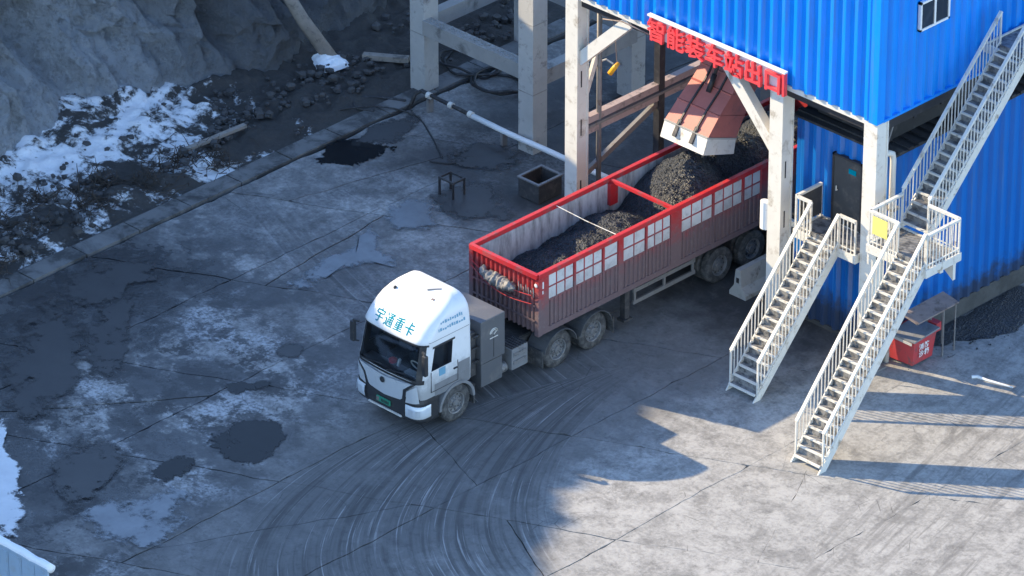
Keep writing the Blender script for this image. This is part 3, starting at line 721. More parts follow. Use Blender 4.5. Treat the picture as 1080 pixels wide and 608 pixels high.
# white pipe beside the corner column
MB().tube([(-0.30, 0.42, 6.35), (-0.24, 0.6, 6.36), (-0.22, 0.72, 6.3), (-0.22, 0.76, 6.1), (-0.22, 0.76, 0.0)], 0.085, 12).build('pipe', 'white_steel', st, True)
for zz in (2.0, 4.6): MB().box(-0.42, -0.1, 0.68, 0.98, zz, zz+0.06).build('pipe_clamp', 'mid_steel', st)
MB().bar((-0.33, 0.35, 6.0), (-0.33, 0.95, 7.35), 0.05, 0.05).build('tie_rod', 'mid_steel', st)
# window
wn = MB()
for a in ((1.44, 1.50, 9.66, 10.5), (2.56, 2.62, 9.66, 10.5), (2.0, 2.06, 9.72, 10.44), (1.44, 2.62, 9.66, 9.72), (1.44, 2.62, 10.44, 10.5)):
    wn.box(-0.14, -0.04, *a)
wn = wn.build('window', 'white', st)
MB().box(-0.09, -0.07, 1.50, 2.0, 9.72, 10.44).build('pane', 'glass_dark', wn)
MB().box(-0.09, -0.07, 2.06, 2.56, 9.72, 10.44).build('pane', 'glass_dark', wn)

# ------------------------------------------------------------------ sign
sg = thing('station_sign', (-5.68, -0.2, 7.3), 'red raised Chinese lettering sign on the bottom edge of the blue front wall', 'sign')
MB().box(-8.13, -3.2, -0.20, -0.16, 7.32, 7.93).build('sign_board', 'sign_board', sg)
MB().box(-8.15, -3.18, -0.28, -0.15, 7.93, 7.98).build('sign_top_edge', 'white', sg)
MB().box(-3.26, -3.18, -0.30, -0.17, 7.27, 7.93).build('sign_end', 'red_sign', sg)
for i, ch in enumerate('智能装车站出口'):
    me = text_mesh(ch, 0.68, 0.05, 0.013); me.name = 'letter'; me.materials.clear(); me.materials.append(MT['red_sign'])
    put('letter', me, sg, (-7.78+i*0.70, -0.275, 7.335), (math.pi/2, 0, 0))

# ------------------------------------------------------------------ stairs
BAL = MB().box(-0.012, 0.012, -0.012, 0.012, 0, 0.96).mesh('baluster', 'rail')
POST = MB().box(-0.024, 0.024, -0.024, 0.024, 0, 1.0).mesh('rail_post', 'rail')
def railing(path, parent, step=0.135, h=1.0, wide=0.09):
    path = [Vector(p) for p in path]
    m = MB()
    for a, b in zip(path, path[1:]): m.bar(a+Vector((0,0,h)), b+Vector((0,0,h)), wide, 0.065)
    m.build('handrail', 'rail', parent)
    m = MB()
    for a, b in zip(path, path[1:]): m.bar(a+Vector((0,0,0.12)), b+Vector((0,0,0.12)), 0.03, 0.03)
    m.build('bottom_rail', 'rail', parent)
    for a, b in zip(path, path[1:]):
        L = math.hypot(b.x-a.x, b.y-a.y); n = max(1, round(L/step))
        for k in range(n+1):
            if k == n and b != path[-1]: continue
            p = a.lerp(b, k/n)
            put('rail_post' if k in (0, n) else 'baluster', POST if k in (0, n) else BAL, parent, p)
def flight(parent, x0, x1, y0, z0, y1, z1, n):
    g, r = (y1-y0)/n, (z1-z0)/n
    for x in (x0-0.02, x1+0.02):
        MB().prism([(y0-0.10, z0-0.0), (y0+0.20, z0), (y1+0.02, z1-0.22), (y1+0.02, z1+0.03), (y1-0.12, z1+0.03)], 'x', x-0.018, x+0.018).build('stringer', 'rail', parent)
    t = MB().box(0, x1-x0, 0.01, g+0.01, -0.03, 0).box(0, x1-x0, g-0.015, g+0.01, 0, r-0.03).mesh('tread', 'tread')
    ns = MB().box(0, x1-x0, -0.03, 0.03, -0.045, 0.006).mesh('nosing', 'rail')
    for k in range(n):
        o = put('tread', t, parent, (x0, y0+k*g, z0+(k+1)*r+random.uniform(-.004, .004)))
        put('nosing', ns, o, WL(o))
def landing(parent, x0, x1, y0, y1, z):
    m = MB(); k = 0; y = y0
    pl = MB().box(x0, x1, y0, y1, z-0.04, z).build('landing_plate', 'tread', parent)
    b = MB().box(x0-0.03, x1+0.03, y0-0.03, y0+0.02, z-0.2, z+0.04).box(x0-0.03, x1+0.03, y1-0.02, y1+0.03, z-0.2, z+0.04)
    b.box(x0-0.03, x0+0.02, y0+0.02, y1-0.02, z-0.2, z+0.04).box(x1-0.02, x1+0.03, y0+0.02, y1-0.02, z-0.2, z+0.04)
    b.build('landing_frame', 'rail', parent)
s1 = thing('entrance_stair', (-1.74, -3.3, 0), 'shorter white steel stair leading to the dark door in the blue wall', 'stair', 'white steel stairs')
flight(s1, -2.2, -1.27, -3.30, 0.0, -0.18, 3.4, 16)
landing(s1, -2.78, -0.62, -0.18, 0.90, 3.4)
nz = lambda t: (-3.22+t*3.04, 0.16+t*3.24)
railing([(-2.22, -3.22, 0.16), (-2.22, -0.16, 3.44)], s1)
railing([(-1.25, -3.22, 0.16), (-1.25, -0.16, 3.44)], s1)
railing([(-2.24, -0.15, 3.42), (-2.76, -0.15, 3.42), (-2.76, 0.85, 3.42)], s1)
railing([(-1.23, -0.15, 3.42), (-0.66, -0.15, 3.42)], s1)
MB().box(-2.735, -2.715, -0.08, 0.82, 3.55, 4.38).build('notice_board', 'door', s1)
MB().box(-3.86, -0.6, 0.40, 0.52, 3.04, 3.2).build('support_beam', 'white_steel', s1)
for x in (-2.1, -1.35): MB().box(x-0.03, x+0.03, -3.05, -2.99, 0, 0.3).build('foot_post', 'rail', s1)
s2 = thing('upper_stair', (1.95, -4.85, 0), 'longer white steel stair in two flights climbing the right side of the blue hall', 'stair', 'white steel stairs')
flight(s2, 1.5, 2.4, -4.83, 0.0, -0.98, 4.5, 21)
landing(s2, 0.48, 2.5, -0.98, 0.36, 4.5)
flight(s2, 0.48, 1.34, 0.36, 4.5, 4.10, 8.36, 18)
landing(s2, 0.0, 1.40, 4.10, 5.9, 8.36)
railing([(1.48, -4.74, 0.16), (1.48, -0.95, 4.56)], s2)
railing([(2.42, -4.74, 0.16), (2.42, -0.95, 4.56)], s2)
railing([(1.46, -0.95, 4.52), (0.50, -0.95, 4.52), (0.50, 0.34, 4.52)], s2)
railing([(2.47, -0.95, 4.52), (2.47, 0.34, 4.52), (1.40, 0.34, 4.52)], s2)
railing([(0.46, 0.40, 4.64), (0.46, 4.12, 8.50)], s2)
railing([(1.36, 0.40, 4.64), (1.36, 4.12, 8.50)], s2)
railing([(1.38, 4.14, 8.38), (1.38, 5.86, 8.38)], s2)
MB().box(0.62, 1.12, -0.975, -0.955, 4.9, 5.42).build('warning_plate', 'yellow', s2)
MB().box(-0.1, 2.45, -0.35, -0.23, 4.16, 4.30).build('support_beam', 'white_steel', s2)
MB().box(-0.1, 2.45, 0.16, 0.28, 4.16, 4.30).build('support_beam', 'white_steel', s2)
MB().prism([(1.9, 4.16), (2.45, 4.16), (2.45, 3.75)], 'y', 0.17, 0.27).build('gusset', 'white_steel', s2)
MB().box(-0.3, 1.4, 4.5, 4.62, 8.04, 8.16).build('support_beam', 'white_steel', s2)
for x in (1.62, 2.3): MB().box(x-0.03, x+0.03, -4.55, -4.49, 0, 0.3).build('foot_post', 'rail', s2)

# ------------------------------------------------------------------ wheels shared by tractor and trailer
def wheel_meshes(r=0.53, w=0.29):
    t = MB().lathe([(-w/2+.02, r*0.56), (-w/2, r*0.66), (-w/2+.005, r*0.86), (-w/2+.035, r*0.965), (-w/2+.06, r), (w/2-.06, r), (w/2-.035, r*0.965), (w/2-.005, r*0.86), (w/2, r*0.66), (w/2-.02, r*0.56)], 0, 0, 0, n=40)
    for k in range(40):
        a = k*math.tau/40
        t.bar((-w/2+.05, (r+.003)*math.cos(a), (r+.003)*math.sin(a)), (w/2-.05, (r+.003)*math.cos(a+.05), (r+.003)*math.sin(a+.05)), 0.035, 0.012, (0, math.cos(a), math.sin(a)))
    tm = t.mesh('wheel', 'tyre', smooth=False)
    q = MB().lathe([(w/2-.03, r*0.585), (w/2-.012, r*0.57), (w/2-.02, r*0.53), (w/2-.09, r*0.50), (w/2-.10, r*0.36), (w/2-.07, r*0.33), (w/2-.06, r*0.20), (w/2-.02, r*0.18), (w/2-.015, 0.001)], 0, 0, 0, n=32)
    q.lathe([(-w/2+.02, r*0.58), (-w/2+.05, 0.001)], 0, 0, 0, n=24)
    for k in range(10):
        a = k*math.tau/10; q.tube([(w/2-.075, r*0.27*math.cos(a), r*0.27*math.sin(a)), (w/2-.035, r*0.27*math.cos(a), r*0.27*math.sin(a))], 0.02, 6)
    rm = q.mesh('rim', 'rim')
    h = MB()
    for k in range(10):
        a = (k+.5)*math.tau/10; h.tube([(w/2-.094, r*0.43*math.cos(a), r*0.43*math.sin(a)), (w/2-.088, r*0.43*math.cos(a), r*0.43*math.sin(a))], 0.026, 8)
    hm = h.mesh('rim_hole', 'chassis')
    return tm, rm, hm
TW, TR, THO = wheel_meshes()
def wheel(parent, x, y, side, dual=False):
    rot = (0, 0, 0 if side > 0 else math.pi)
    o = put('wheel', TW, parent, (x, y, 0.53), (random.random()*6, 0, rot[2]))
    for n_, me in (('rim', TR), ('rim_hole', THO)):
        c = bpy.data.objects.new(n_, me); COL.objects.link(c); c.parent = o
    if dual:
        o2 = put('wheel', TW, parent, (x-side*0.33, y, 0.53), (random.random()*6, 0, rot[2]))
# ------------------------------------------------------------------ tractor unit
CX, YB = -7.40, -8.92
tk = thing('truck_tractor', (CX, -8.0, 0), 'white high-roof electric tractor truck with cyan lettering above the windscreen', 'truck')
PRO = [(1.08, 1.185, 1.99, 0.0, .26), (1.35, 1.195, 2.03, 0.0, .27), (1.64, 1.20, 2.03, 0.0, .28), (2.62, 1.175, 1.80, 0.0, .30), (2.70, 1.18, 1.83, 0.0, .30),
       (2.95, 1.155, 1.66, 0.0, .32), (3.13, 1.13, 1.46, 0.0, .32), (3.26, 1.10, 1.25, 0.0, .30), (3.37, 1.045, 1.02, 0.01, .26), (3.46, .97, .80, 0.02, .22), (3.53, .87, .61, .04, .18), (3.575, .75, .47, .07, .13), (3.60, .60, .36, .10, .09)]
def prof(z):
    for a, b in zip(PRO, PRO[1:]):
        if z <= b[0]+1e-6:
            t = max(0, (z-a[0])/(b[0]-a[0])); return [a[k]+(b[k]-a[k])*t for k in range(1, 5)]
    return list(PRO[-1][1:])
def front_y(x, z):
    wd, f, b, rf = prof(z); x = abs(x); fl = f-0.05*f*(x/wd)**2
    if x > wd-rf:
        q = (x-(wd-rf))/rf; q = min(q, 1); fl -= rf*(1-math.sqrt(max(0, 1-q*q)))
    return fl
NB, NC, NSD, NF = 5, 4, 18, 12
def ring(z, ins=0.0):
    wd, f, b, rf = prof(z); rb = 0.10+max(0, min(z, 3.5)-3.2)*0.10
    wd -= ins; f -= ins; b += ins
    half = []
    for k in range(NB): half.append(((wd-rb)*k/NB, b))
    for k in range(NC): a = k/NC*math.pi/2; half.append((wd-rb+rb*math.sin(a), b+rb-rb*math.cos(a)))
    bo = 0.05*f; ys, ye = b+rb, f-rf-bo
    for k in range(NSD): half.append((wd, ys+(ye-ys)*k/NSD))
    for k in range(NC*2): a = k/(NC*2)*math.pi/2; x = wd-rf+rf*math.cos(a); half.append((x, f-rf+rf*math.sin(a)-bo*(x/wd)**2))
    for k in range(NF+1): x = (wd-rf)*(1-k/NF); half.append((x, f-bo*(x/wd)**2))
    return half     # from back centre round the +x side to front centre
I_SIDE0, I_COR, I_FRONT = NB+NC, NB+NC+NSD, NB+NC+NSD+NC*2
zs = [1.08, 1.2, 1.35, 1.5, 1.64, 1.66, 1.78, 1.86, 2.1, 2.35, 2.52, 2.62, 2.66, 2.70, 2.82, 2.95, 3.05, 3.13, 3.20, 3.26, 3.32, 3.37, 3.42, 3.46, 3.50, 3.53, 3.555, 3.575, 3.60]
def cabshell(mat, name, ins, parent, openings=True, zlist=zs):
    m = MB(); L = len(ring(2)); n = 2*L-2; vs = []
    for z in zlist:
        h = ring(z, ins)
        full = h + [(-x, y) for x, y in h[-2:0:-1]]
        vs += [(CX+x, YB-y, z if z < 3.5 else z-ins) for x, y in full]
    fs = []
    for i in range(len(zlist)-1):
        zm = (zlist[i]+zlist[i+1])/2
        for k in range(n):
            kk = k if k < L-1 else 2*L-3-k
            if openings:
                if 1.66 < zm < 2.62 and kk >= I_COR+5: continue
                if 1.86 < zm < 2.52 and I_SIDE0+8 <= kk < I_SIDE0+NSD-1: continue
            fs.append((i*n+k, i*n+(k+1) % n, (i+1)*n+(k+1) % n, (i+1)*n+k))
    fs.append(tuple(range((len(zlist)-1)*n, len(zlist)*n)))
    m.add(vs, fs); return m.build(name, mat, parent, smooth=True)
cab = cabshell('cabwhite', 'cab_body', 0.0, tk)
cabshell('seat', 'cab_lining', 0.035, tk)
def cabpatch(name, mat, off, z0, z1, k0, k1, nz_=8, both=True, parent=None):
    """a panel that follows the cab skin between ring indices k0..k1"""
    m = MB(); zl = [z0+(z1-z0)*i/nz_ for i in range(nz_+1)]; vs = []; fs = []
    L = len(ring(2)); 
    for z in zl:
        h = ring(z, -off)[k0:k1+1]
        full = h + ([(-x, y) for x, y in h[-2::-1]] if both and k1 == L-1 else [])
        vs += [(CX+x, YB-y, z) for x, y in full]
    n = len(full)
    fs = [(i*n+k, i*n+k+1, (i+1)*n+k+1, (i+1)*n+k) for i in range(nz_) for k in range(n-1)]
    return m.add(vs, fs).build(name, mat, parent or tk, smooth=True)
LL = len(ring(2))
ws = cabpatch('windscreen', 'glass', -0.012, 1.63, 2.635, I_COR+4, LL-1)
cabpatch('windscreen_seal', 'cabdark', 0.006, 2.60, 2.66, I_COR+2, LL-1, 1)
cabpatch('windscreen_seal', 'cabdark', 0.006, 1.57, 1.69, I_COR+2, LL-1, 1)
cabpatch('pillar', 'cabdark', 0.004, 1.64, 2.63, I_COR+3, I_COR+6, 4, False)
mir = lambda o: None
def mirror_copy(o):
    me = o.data.copy(); s0 = WL(o)
    for v in me.vertices: v.co.x = 2*(CX-s0.x)-v.co.x
    me.flip_normals(); return put(o.name.split('.')[0], me, o.parent)
mirror_copy(tk.children[-1])
sw = cabpatch('side_window', 'glass', -0.01, 1.85, 2.53, I_SIDE0+8, I_SIDE0+NSD-1, 3, False); mirror_copy(sw)
so_ = cabpatch('window_seal', 'cabdark', 0.006, 2.50, 2.56, I_SIDE0+7, I_COR, 1, False); mirror_copy(so_)
for a in ((I_SIDE0+3, .003),):
    pass
# door seam and lower grey flank
dm = MB()
for yy in (-10.45, -9.47):
    dm.box(CX+1.19, CX+1.206, yy, yy+0.018, 1.25, 1.84)
dm.box(CX+1.186, CX+1.204, -10.45, -9.45, 1.235, 1.25)
dm.build('door_seam', 'cabdark', tk)
MB().box(CX+1.2, CX+1.23, -9.62, -9.50, 1.62, 1.66).build('door_handle', 'cabdark', tk)
fl = cabpatch('flank_panel', 'cabgrey', 0.006, 1.06, 1.44, I_SIDE0, I_SIDE0+15, 3, False); mirror_copy(fl)
fl = cabpatch('flank_panel', 'cabgrey', 0.004, 1.44, 1.75, I_SIDE0, I_SIDE0+5, 3, False); mirror_copy(fl)
rv = cabpatch('roof_seam', 'cabgrey', 0.003, 2.70, 2.715, I_SIDE0, I_COR+2, 1, False); mirror_copy(rv)
# front: white lower panels, dark bumper, trims
def frontpanel(name, mat, pts, off, sub=8):
    """a polygon in (x, z) of the cab front laid over the curved skin"""
    m = MB(); xs = [p[0] for p in pts]; n = len(pts)
    # dense strips in x between polygon's lower and upper chains
    x0, x1 = min(xs), max(xs); N = sub*2
    def span(x):
        zz = []
        for i in range(n):
            (a, za), (b, zb) = pts[i], pts[(i+1) % n]
            if (a <= x <= b or b <= x <= a) and a != b: zz.append(za+(zb-za)*(x-a)/(b-a))
        return (min(zz), max(zz)) if zz else (0, 0)
    vs = []
    for k in range(N+1):
        x = x0+(x1-x0)*k/N; x_ = min(max(x, x0+1e-4), x1-1e-4); lo, hi = span(x_)
        for z in (lo, (lo+hi)/2, hi): vs.append((CX+x, YB-front_low(x, z)-off, z))
    fs = [(k*3+j, k*3+3+j, k*3+4+j, k*3+1+j) for k in range(N) for j in (0, 1)]
    return m.add(vs, fs).build(name, mat, tk, smooth=True)
def front_low(x, z):
    return front_y(x, max(z, 1.08))
def bump_pt(t, off, z):
    wd, f = 1.20+off, 2.05+off; a = abs(t)
    if a <= 0.7: x = t/0.7*(wd-.25); y_ = f-0.10*(x/wd)**2
    elif a <= 0.9: q = (a-.7)/.2*math.pi/2; x = math.copysign(wd-.25+.25*math.sin(q), t); y_ = f-.25+.25*math.cos(q)-0.10*(x/wd)**2
    else: x = math.copysign(wd, t); y_ = f-.35-(a-.9)/.1*0.42
    return (CX+x, YB-y_, z)
bm_ = MB(); vs = []; nb = 0
hb = []
for z, wd, f in ((0.36, 1.14, 1.92), (0.46, 1.19, 2.02), (0.70, 1.20, 2.05), (0.98, 1.20, 2.05), (1.09, 1.19, 2.0)):
    row = []
    for k in range(-20, 21):
        t = k/20; a = abs(t)
        if a <= 0.7: x = t/0.7*(wd-.25); y_ = f-0.10*(x/wd)**2
        elif a <= 0.9: q = (a-.7)/.2*math.pi/2; x = math.copysign(wd-.25+.25*math.sin(q), t); y_ = f-.25+.25*math.cos(q)-0.10*(x/wd)**2
        else: x = math.copysign(wd, t); y_ = f-.35-(a-.9)/.1*0.42
        row.append((CX+x, YB-y_, z))
    vs += row; nb = len(row)
fs = [(i*nb+k, i*nb+k+1, (i+1)*nb+k+1, (i+1)*nb+k) for i in range(4) for k in range(nb-1)]
fs += [tuple(range(nb))[::-1], tuple(range(4*nb, 5*nb))]
bm_.add(vs, fs).build('bumper', 'cabdark', tk, smooth=False)
frontpanel('grille_panel', 'cabsilver', [(-0.98, 1.60), (0, 1.53), (0.98, 1.60), (0.70, 1.36), (0.62, 1.0), (0, 0.94), (-0.62, 1.0), (-0.70, 1.36)], 0.075, 14)
for s in (-1, 1):
    frontpanel('corner_panel', 'cabsilver', sorted([(s*1.10, 1.55), (s*1.12, 1.02), (s*0.74, 0.97), (s*0.80, 1.33)], key=lambda p: math.atan2(p[1]-1.25, p[0]-s*0.94)), 0.07, 10)
    frontpanel('trim_strip', 'cabdark', [(s*1.08, 1.60), (s*0.80, 1.36), (s*0.70, 0.98), (s*0.62, 0.98), (s*0.70, 1.38), (s*1.0, 1.60)], 0.068, 14)
    hv = []; hn = 0
    for z, o_ in ((.54, .005), (.58, .03), (.72, .045), (.88, .035), (.93, .005)):
        row = []
        for k in range(13):
            t = s*(0.54+0.40*k/12); row.append(bump_pt(t, o_, z))
        hv += row; hn = 13
    hf = [(i*hn+k, i*hn+k+1, (i+1)*hn+k+1, (i+1)*hn+k) for i in range(4) for k in range(hn-1)]
    hl = MB().add(hv, hf).build('headlight', 'lamp_glass', tk, True)
    for k0, k1, za, zb in ((2, 5, .64, .82), (6, 8, .64, .82)):
        vv = [bump_pt(s*(0.54+0.40*k/12), .052, z) for z in (za, zb) for k in range(k0, k1+1)]; w_ = k1-k0+1
        MB().add(vv, [(k, k+1, k+1+w_, k+w_) for k in range(w_-1)]).build('lamp_reflector', 'cabsilver', hl)
    hv = [bump_pt(s*(0.52+0.44*k/12), .012, z) for z in (.51, .97) for k in range(13)]
    MB().add(hv, [(k, k+1, k+14, k+13) for k in range(12)]).build('lamp_surround', 'cabdark', hl)
MB().lathe([(0, .085), (-.02, .08), (-.022, .001)], CX-0.02, YB-front_y(0, 1.42)-0.085, 1.40, 'y', 24).build('badge', 'cabdark', tk)
np_ = MB().box(CX-0.27, CX+0.23, YB-2.10, YB-2.065, 0.67, 0.82).build('number_plate', 'green_plate', tk)
MB().box(CX-0.26, CX-0.17, YB-2.104, YB-2.10, 0.69, 0.80).build('plate_field', 'rust', np_)
q = MB()
for k in range(6): q.box(CX-0.09+k*.05, CX-0.06+k*.05, YB-2.106, YB-2.10, 0.70, 0.79)
q.build('plate_character', 'cabdark', np_)
MB().prism([(CX-.62, .49), (CX+.62, .49), (CX+.60, .53), (CX-.60, .53)], 'y', YB-2.07, YB-2.03).build('bumper_strip', 'rail', tk)
for xa, xb in ((-.75, -.1), (.05, .7)):
    MB().bar((CX+xa, YB-front_y(xa, 1.70)-.03, 1.70), (CX+xb, YB-front_y(xb, 1.80)-.035, 1.80), .025, .02).build('wiper', 'cabdark', tk)
# roof lettering
for i, ch in enumerate('宇通重卡'):
    me = text_mesh(ch, 0.325, 0.0, 0.003); me.name = 'letter'; me.materials.clear(); me.materials.append(MT['cyan'])
    for v in me.vertices:
        x = -0.56+i*0.365+v.co.x; z = 2.82+v.co.y*0.95
        v.co = (CX+x-CX, YB-front_y(x, z)-0.014+8.0, z)
    put('letter', me, tk)
q = MB()
for row, z in enumerate((3.08, 2.90)):
    x = -10.02 if row == 0 else -10.12
    while x < -9.2:
        L = random.uniform(.035, .075)
        zz = z+random.uniform(-.012, .012); wd = prof(zz)[0]
        for hz in ((0, .085) if random.random() < .5 else (0.01, .06),):
            wd0, wd1 = prof(zz+hz[0])[0], prof(zz+hz[1])[0]
            q.add([(CX+wd0+.006, x, zz+hz[0]), (CX+wd0+.006, x+L, zz+hz[0]), (CX+wd1+.006, x+L, zz+hz[1]), (CX+wd1+.006, x, zz+hz[1])], [(0,1,2,3)])
        x += L+0.025
tag(q.build('side_lettering', 'blueprint', tk), kind='stuff')
MB().box(CX+1.196, CX+1.207, -10.15, -9.92, 1.62, 1.84).build('door_sticker', 'blueprint', tk)
# roof fittings
MB().lathe([(0, .05), (.06, .045), (.09, .001)], CX-0.72, YB-0.93, 3.38, 'z', 12).build('roof_beacon', 'cabdark', tk)
MB().bar((CX+.15, YB-.60, 3.54), (CX+.45, YB-.38, 3.585), .05, .05).build('roof_trim', 'cabgrey', tk)
MB().box(CX+.48, CX+.58, YB-.80, YB-.73, 3.43, 3.48).build('roof_bracket', 'rust', tk)
# mirrors, visor
for s in (-1, 1):
    mm = MB().box(CX+s*1.34-.07, CX+s*1.34+.07, -10.86, -10.74, 1.95, 2.55).build('mirror', 'cabdark', tk, bevel=0.03)
    MB().bar((CX+s*1.17, -10.72, 2.56), (CX+s*1.34, -10.80, 2.58), .05, .05).build('mirror_arm', 'cabdark', mm)
    MB().bar((CX+s*1.18, -10.74, 1.98), (CX+s*1.34, -10.80, 1.98), .04, .04).build('mirror_arm', 'cabdark', mm)
# cab inside
MB().box(CX-1.08, CX+1.08, YB-1.85, YB-1.45, 1.1, 1.60).build('dashboard', 'cabgrey', tk, bevel=0.05)
MB().box(CX-1.1, CX+1.1, YB-1.9, YB-0.1, 1.05, 1.12).build('cab_floor', 'cabdark', tk)
for s in (-1, 1):
    se = MB().box(CX+s*.58-.26, CX+s*.58+.26, YB-1.15, YB-.62, 1.15, 1.52).box(CX+s*.58-.26, CX+s*.58+.26, YB-.72, YB-.52, 1.5, 2.3).build('seat', 'seat', tk, bevel=0.04)
cxw = CX+0.58
MB().tube([(cxw+.22*math.cos(t*math.tau/20), YB-1.40-.10*math.sin(t*math.tau/20), 1.74+.18*math.sin(t*math.tau/20)) for t in range(21)], .02, 6).build('steering_wheel', 'rail', tk)
MB().box(cxw-.2, cxw+.25, YB-1.72, YB-1.5, 1.6, 1.64).build('dash_papers', 'white', tk)
MB().lathe([(-.1, .001), (-.06, .1), (.03, .12), (.1, .001)], CX-.12, YB-1.62, 1.74, 'z', 12).build('red_ornament', 'redcloth', tk)
MB().bar((CX+.05, YB-1.6, 1.62), (CX+.12, YB-1.6, 1.85), .06, .06).build('dash_bottle', 'white', tk)
# wheels, arches, chassis
for s in (-1, 1):
    wheel(tk, CX+s*1.04, -9.5, s)
    for yy in (-5.6, -4.23): wheel(tk, CX+s*0.98, yy, s, True)
    q = MB(); arc = [math.pi*(0.0+k/16) for k in range(17)]
    pts = [( -9.5+.66*math.cos(a), .53+.66*math.sin(a)) for a in arc]+[(-9.5+.58*math.cos(a), .53+.58*math.sin(a)) for a in arc[::-1]]
    n = len(arc)
    vs = []
    for x in (CX+s*0.80, CX+s*1.225): vs += [(x, p[0], p[1]) for p in pts]
    fs = []; k2 = 2*n
    for k in range(n-1):
        fs += [(k, k+1, k2-2-k, k2-1-k), (k2+k, k2+k+1, k2+k2-2-k, k2+k2-1-k), (k, k+1, k2+k+1, k2+k), (k2-1-k, k2-2-k, 2*k2-2-k, 2*k2-1-k)]
    q.add(vs, fs).build('wheel_arch', 'cabgrey', tk)
    MB().box(CX+s*0.98-.2, CX+s*0.98+.2, -8.86, -8.82, .25, .85).build('mud_flap', 'tyre', tk)
    MB().box(CX+s*0.42-.05, CX+s*0.42+.05, -10.5, -3.4, .72, .98).build('frame_rail', 'chassis', tk)
    # rear mudguards: two humps
    q = MB()
    for yc in (-5.6, -4.23):
        for k in range(10):
            a0, a1 = math.pi*(.06+.88*k/10), math.pi*(.06+.88*(k+1)/10); r = .63
            q.bar((CX+s*0.9, yc+r*math.cos(a0), .53+r*math.sin(a0)), (CX+s*0.9, yc+r*math.cos(a1), .53+r*math.sin(a1)), .66, .022, (0, math.cos((a0+a1)/2), math.sin((a0+a1)/2)))
    q.build('rear_mudguard', 'fender', tk)
    MB().box(CX+s*.9-.3, CX+s*.9+.3, -3.56, -3.53, .25, .75).build('mud_flap', 'tyre', tk)
    MB().box(CX+s*.9-.3, CX+s*.9+.3, -6.28, -6.25, .25, .75).build('mud_flap', 'tyre', tk)
for yy in (-9.5, -5.6, -4.23): MB().tube([(CX-.9, yy, .53), (CX+.9, yy, .53)], .09, 10).build('axle', 'chassis', tk)
bt = MB().box(CX-1.08, CX+1.10, -8.50, -7.60, 1.22, 2.50).build('battery_cabinet', 'battery', tk, bevel=0.025)
MB().box(CX-1.06, CX+1.08, -8.47, -7.68, .52, 1.20).build('battery_base', 'battery', tk, bevel=0.02)
MB().box(CX+1.10, CX+1.108, -8.42, -7.66, 1.225, 1.235).box(CX+1.10, CX+1.108, -8.03, -8.015, 1.3, 1.95).build('cabinet_seam', 'cabdark', bt)
lg = MB()
for r in (.14, .09):
    pts = [(r*math.cos(a*math.pi/10), r*math.sin(a*math.pi/10)*.9) for a in range(11)]
    lg.tube([(CX+1.106, -8.02+p[0], 2.03+p[1]) for p in pts], .014, 5)
lg.bar((CX+1.106, -8.02, 1.98), (CX+1.106, -7.93, 2.06), .02, .02)
lg.box(CX+1.102, CX+1.11, -8.17, -7.87, 1.88, 1.905)
lg.build('cabinet_logo', 'rail', bt)
MB().box(CX-.9, CX+.95, -8.86, -8.55, .9, 2.2).build('cab_back_gear', 'chassis', tk)
for z in (1.35, 1.75, 2.1): MB().tube([(CX+1.02, -8.72, z), (CX+1.08, -8.62, z+.05), (CX+1.0, -8.52, z)], .03, 6).build('air_hose', 'hose', tk)
bx2 = MB().box(CX+.55, CX+1.06, -7.30, -6.70, .55, 1.18).build('tool_box', 'cabgrey', tk, bevel=0.015)
for k in range(6): MB().box(CX+.55, CX+1.06, -7.28+k*.10, -7.23+k*.10, 1.183, 1.215).build('tool_box_rib', 'chassis', bx2)
for z in (.72, .95): MB().box(CX+1.06, CX+1.085, -7.24, -6.78, z, z+.1).build('step_plate', 'rim', bx2)
MB().tube([(CX+.8, -7.55, .62), (CX+.8, -7.35, .62)], .16, 14).build('air_tank', 'rim', tk)
MB().box(CX-1.0, CX-.45, -7.4, -6.6, .5, 1.1).build('tool_box', 'chassis', tk)
MB().box(CX-.45, CX+.45, -5.5, -4.4, .98, 1.2).build('fifth_wheel', 'chassis', tk)
MB().box(CX-.5, CX+.5, -7.5, -3.4, .90, .96).build('deck_plate', 'chassis', tk)

# ------------------------------------------------------------------ trailer
X0, X1, Y0, Y1, ZB, ZT = -8.66, -6.21, -6.45, 6.1, 1.42, 3.15
tl = thing('coal_trailer', ((X0+X1)/2, 0, 0), 'long red open-top trailer with white side plates loaded with coal under the chute', 'trailer')
MB().box(X0+.05, X1-.05, Y0+.05, Y1-.05, ZB, ZB+.08).build('floor', 'tred', tl)
for s, xa in ((-1, X0), (1, X1)):
    MB().box(xa-.06 if s < 0 else xa-.075, xa+.075 if s < 0 else xa+.06, Y0-.02, Y1, ZT-.11, ZT+.03).build('top_rail', 'redrail', tl, bevel=0.015)
    MB().box(xa-.05, xa+.05, Y0, Y1, ZB-.10, ZB+.06).build('bottom_rail', 'tred', tl)
    xi = xa - s*0.07
    MB().box(min(xi, xi-s*.02), max(xi, xi-s*.02), Y0+.05, Y1-.05, ZB+.06, ZT-.10).build('liner_wall', 'liner', tl)
POSTS = [(Y0+.02, .34, 'tred'), (-5.12, .07, 'tred'), (-4.02, .07, 'tred'), (-3.42, .20, 'tred'), (-2.35, .07, 'tred'), (-1.36, .42, 'tred'), (0.30, .07, 'tred'), (1.50, .07, 'tred'), (2.25, .30, 'tred'), (3.6, .07, 'tred'), (4.8, .30, 'tred'), (Y1-.30, .28, 'tred')]
zs1, zs2, zs3 = 2.28, 2.66, 3.04
plm = MB().box(-.012, .012, 0, 1, 0, 1).mesh('side_plate', 'plate')
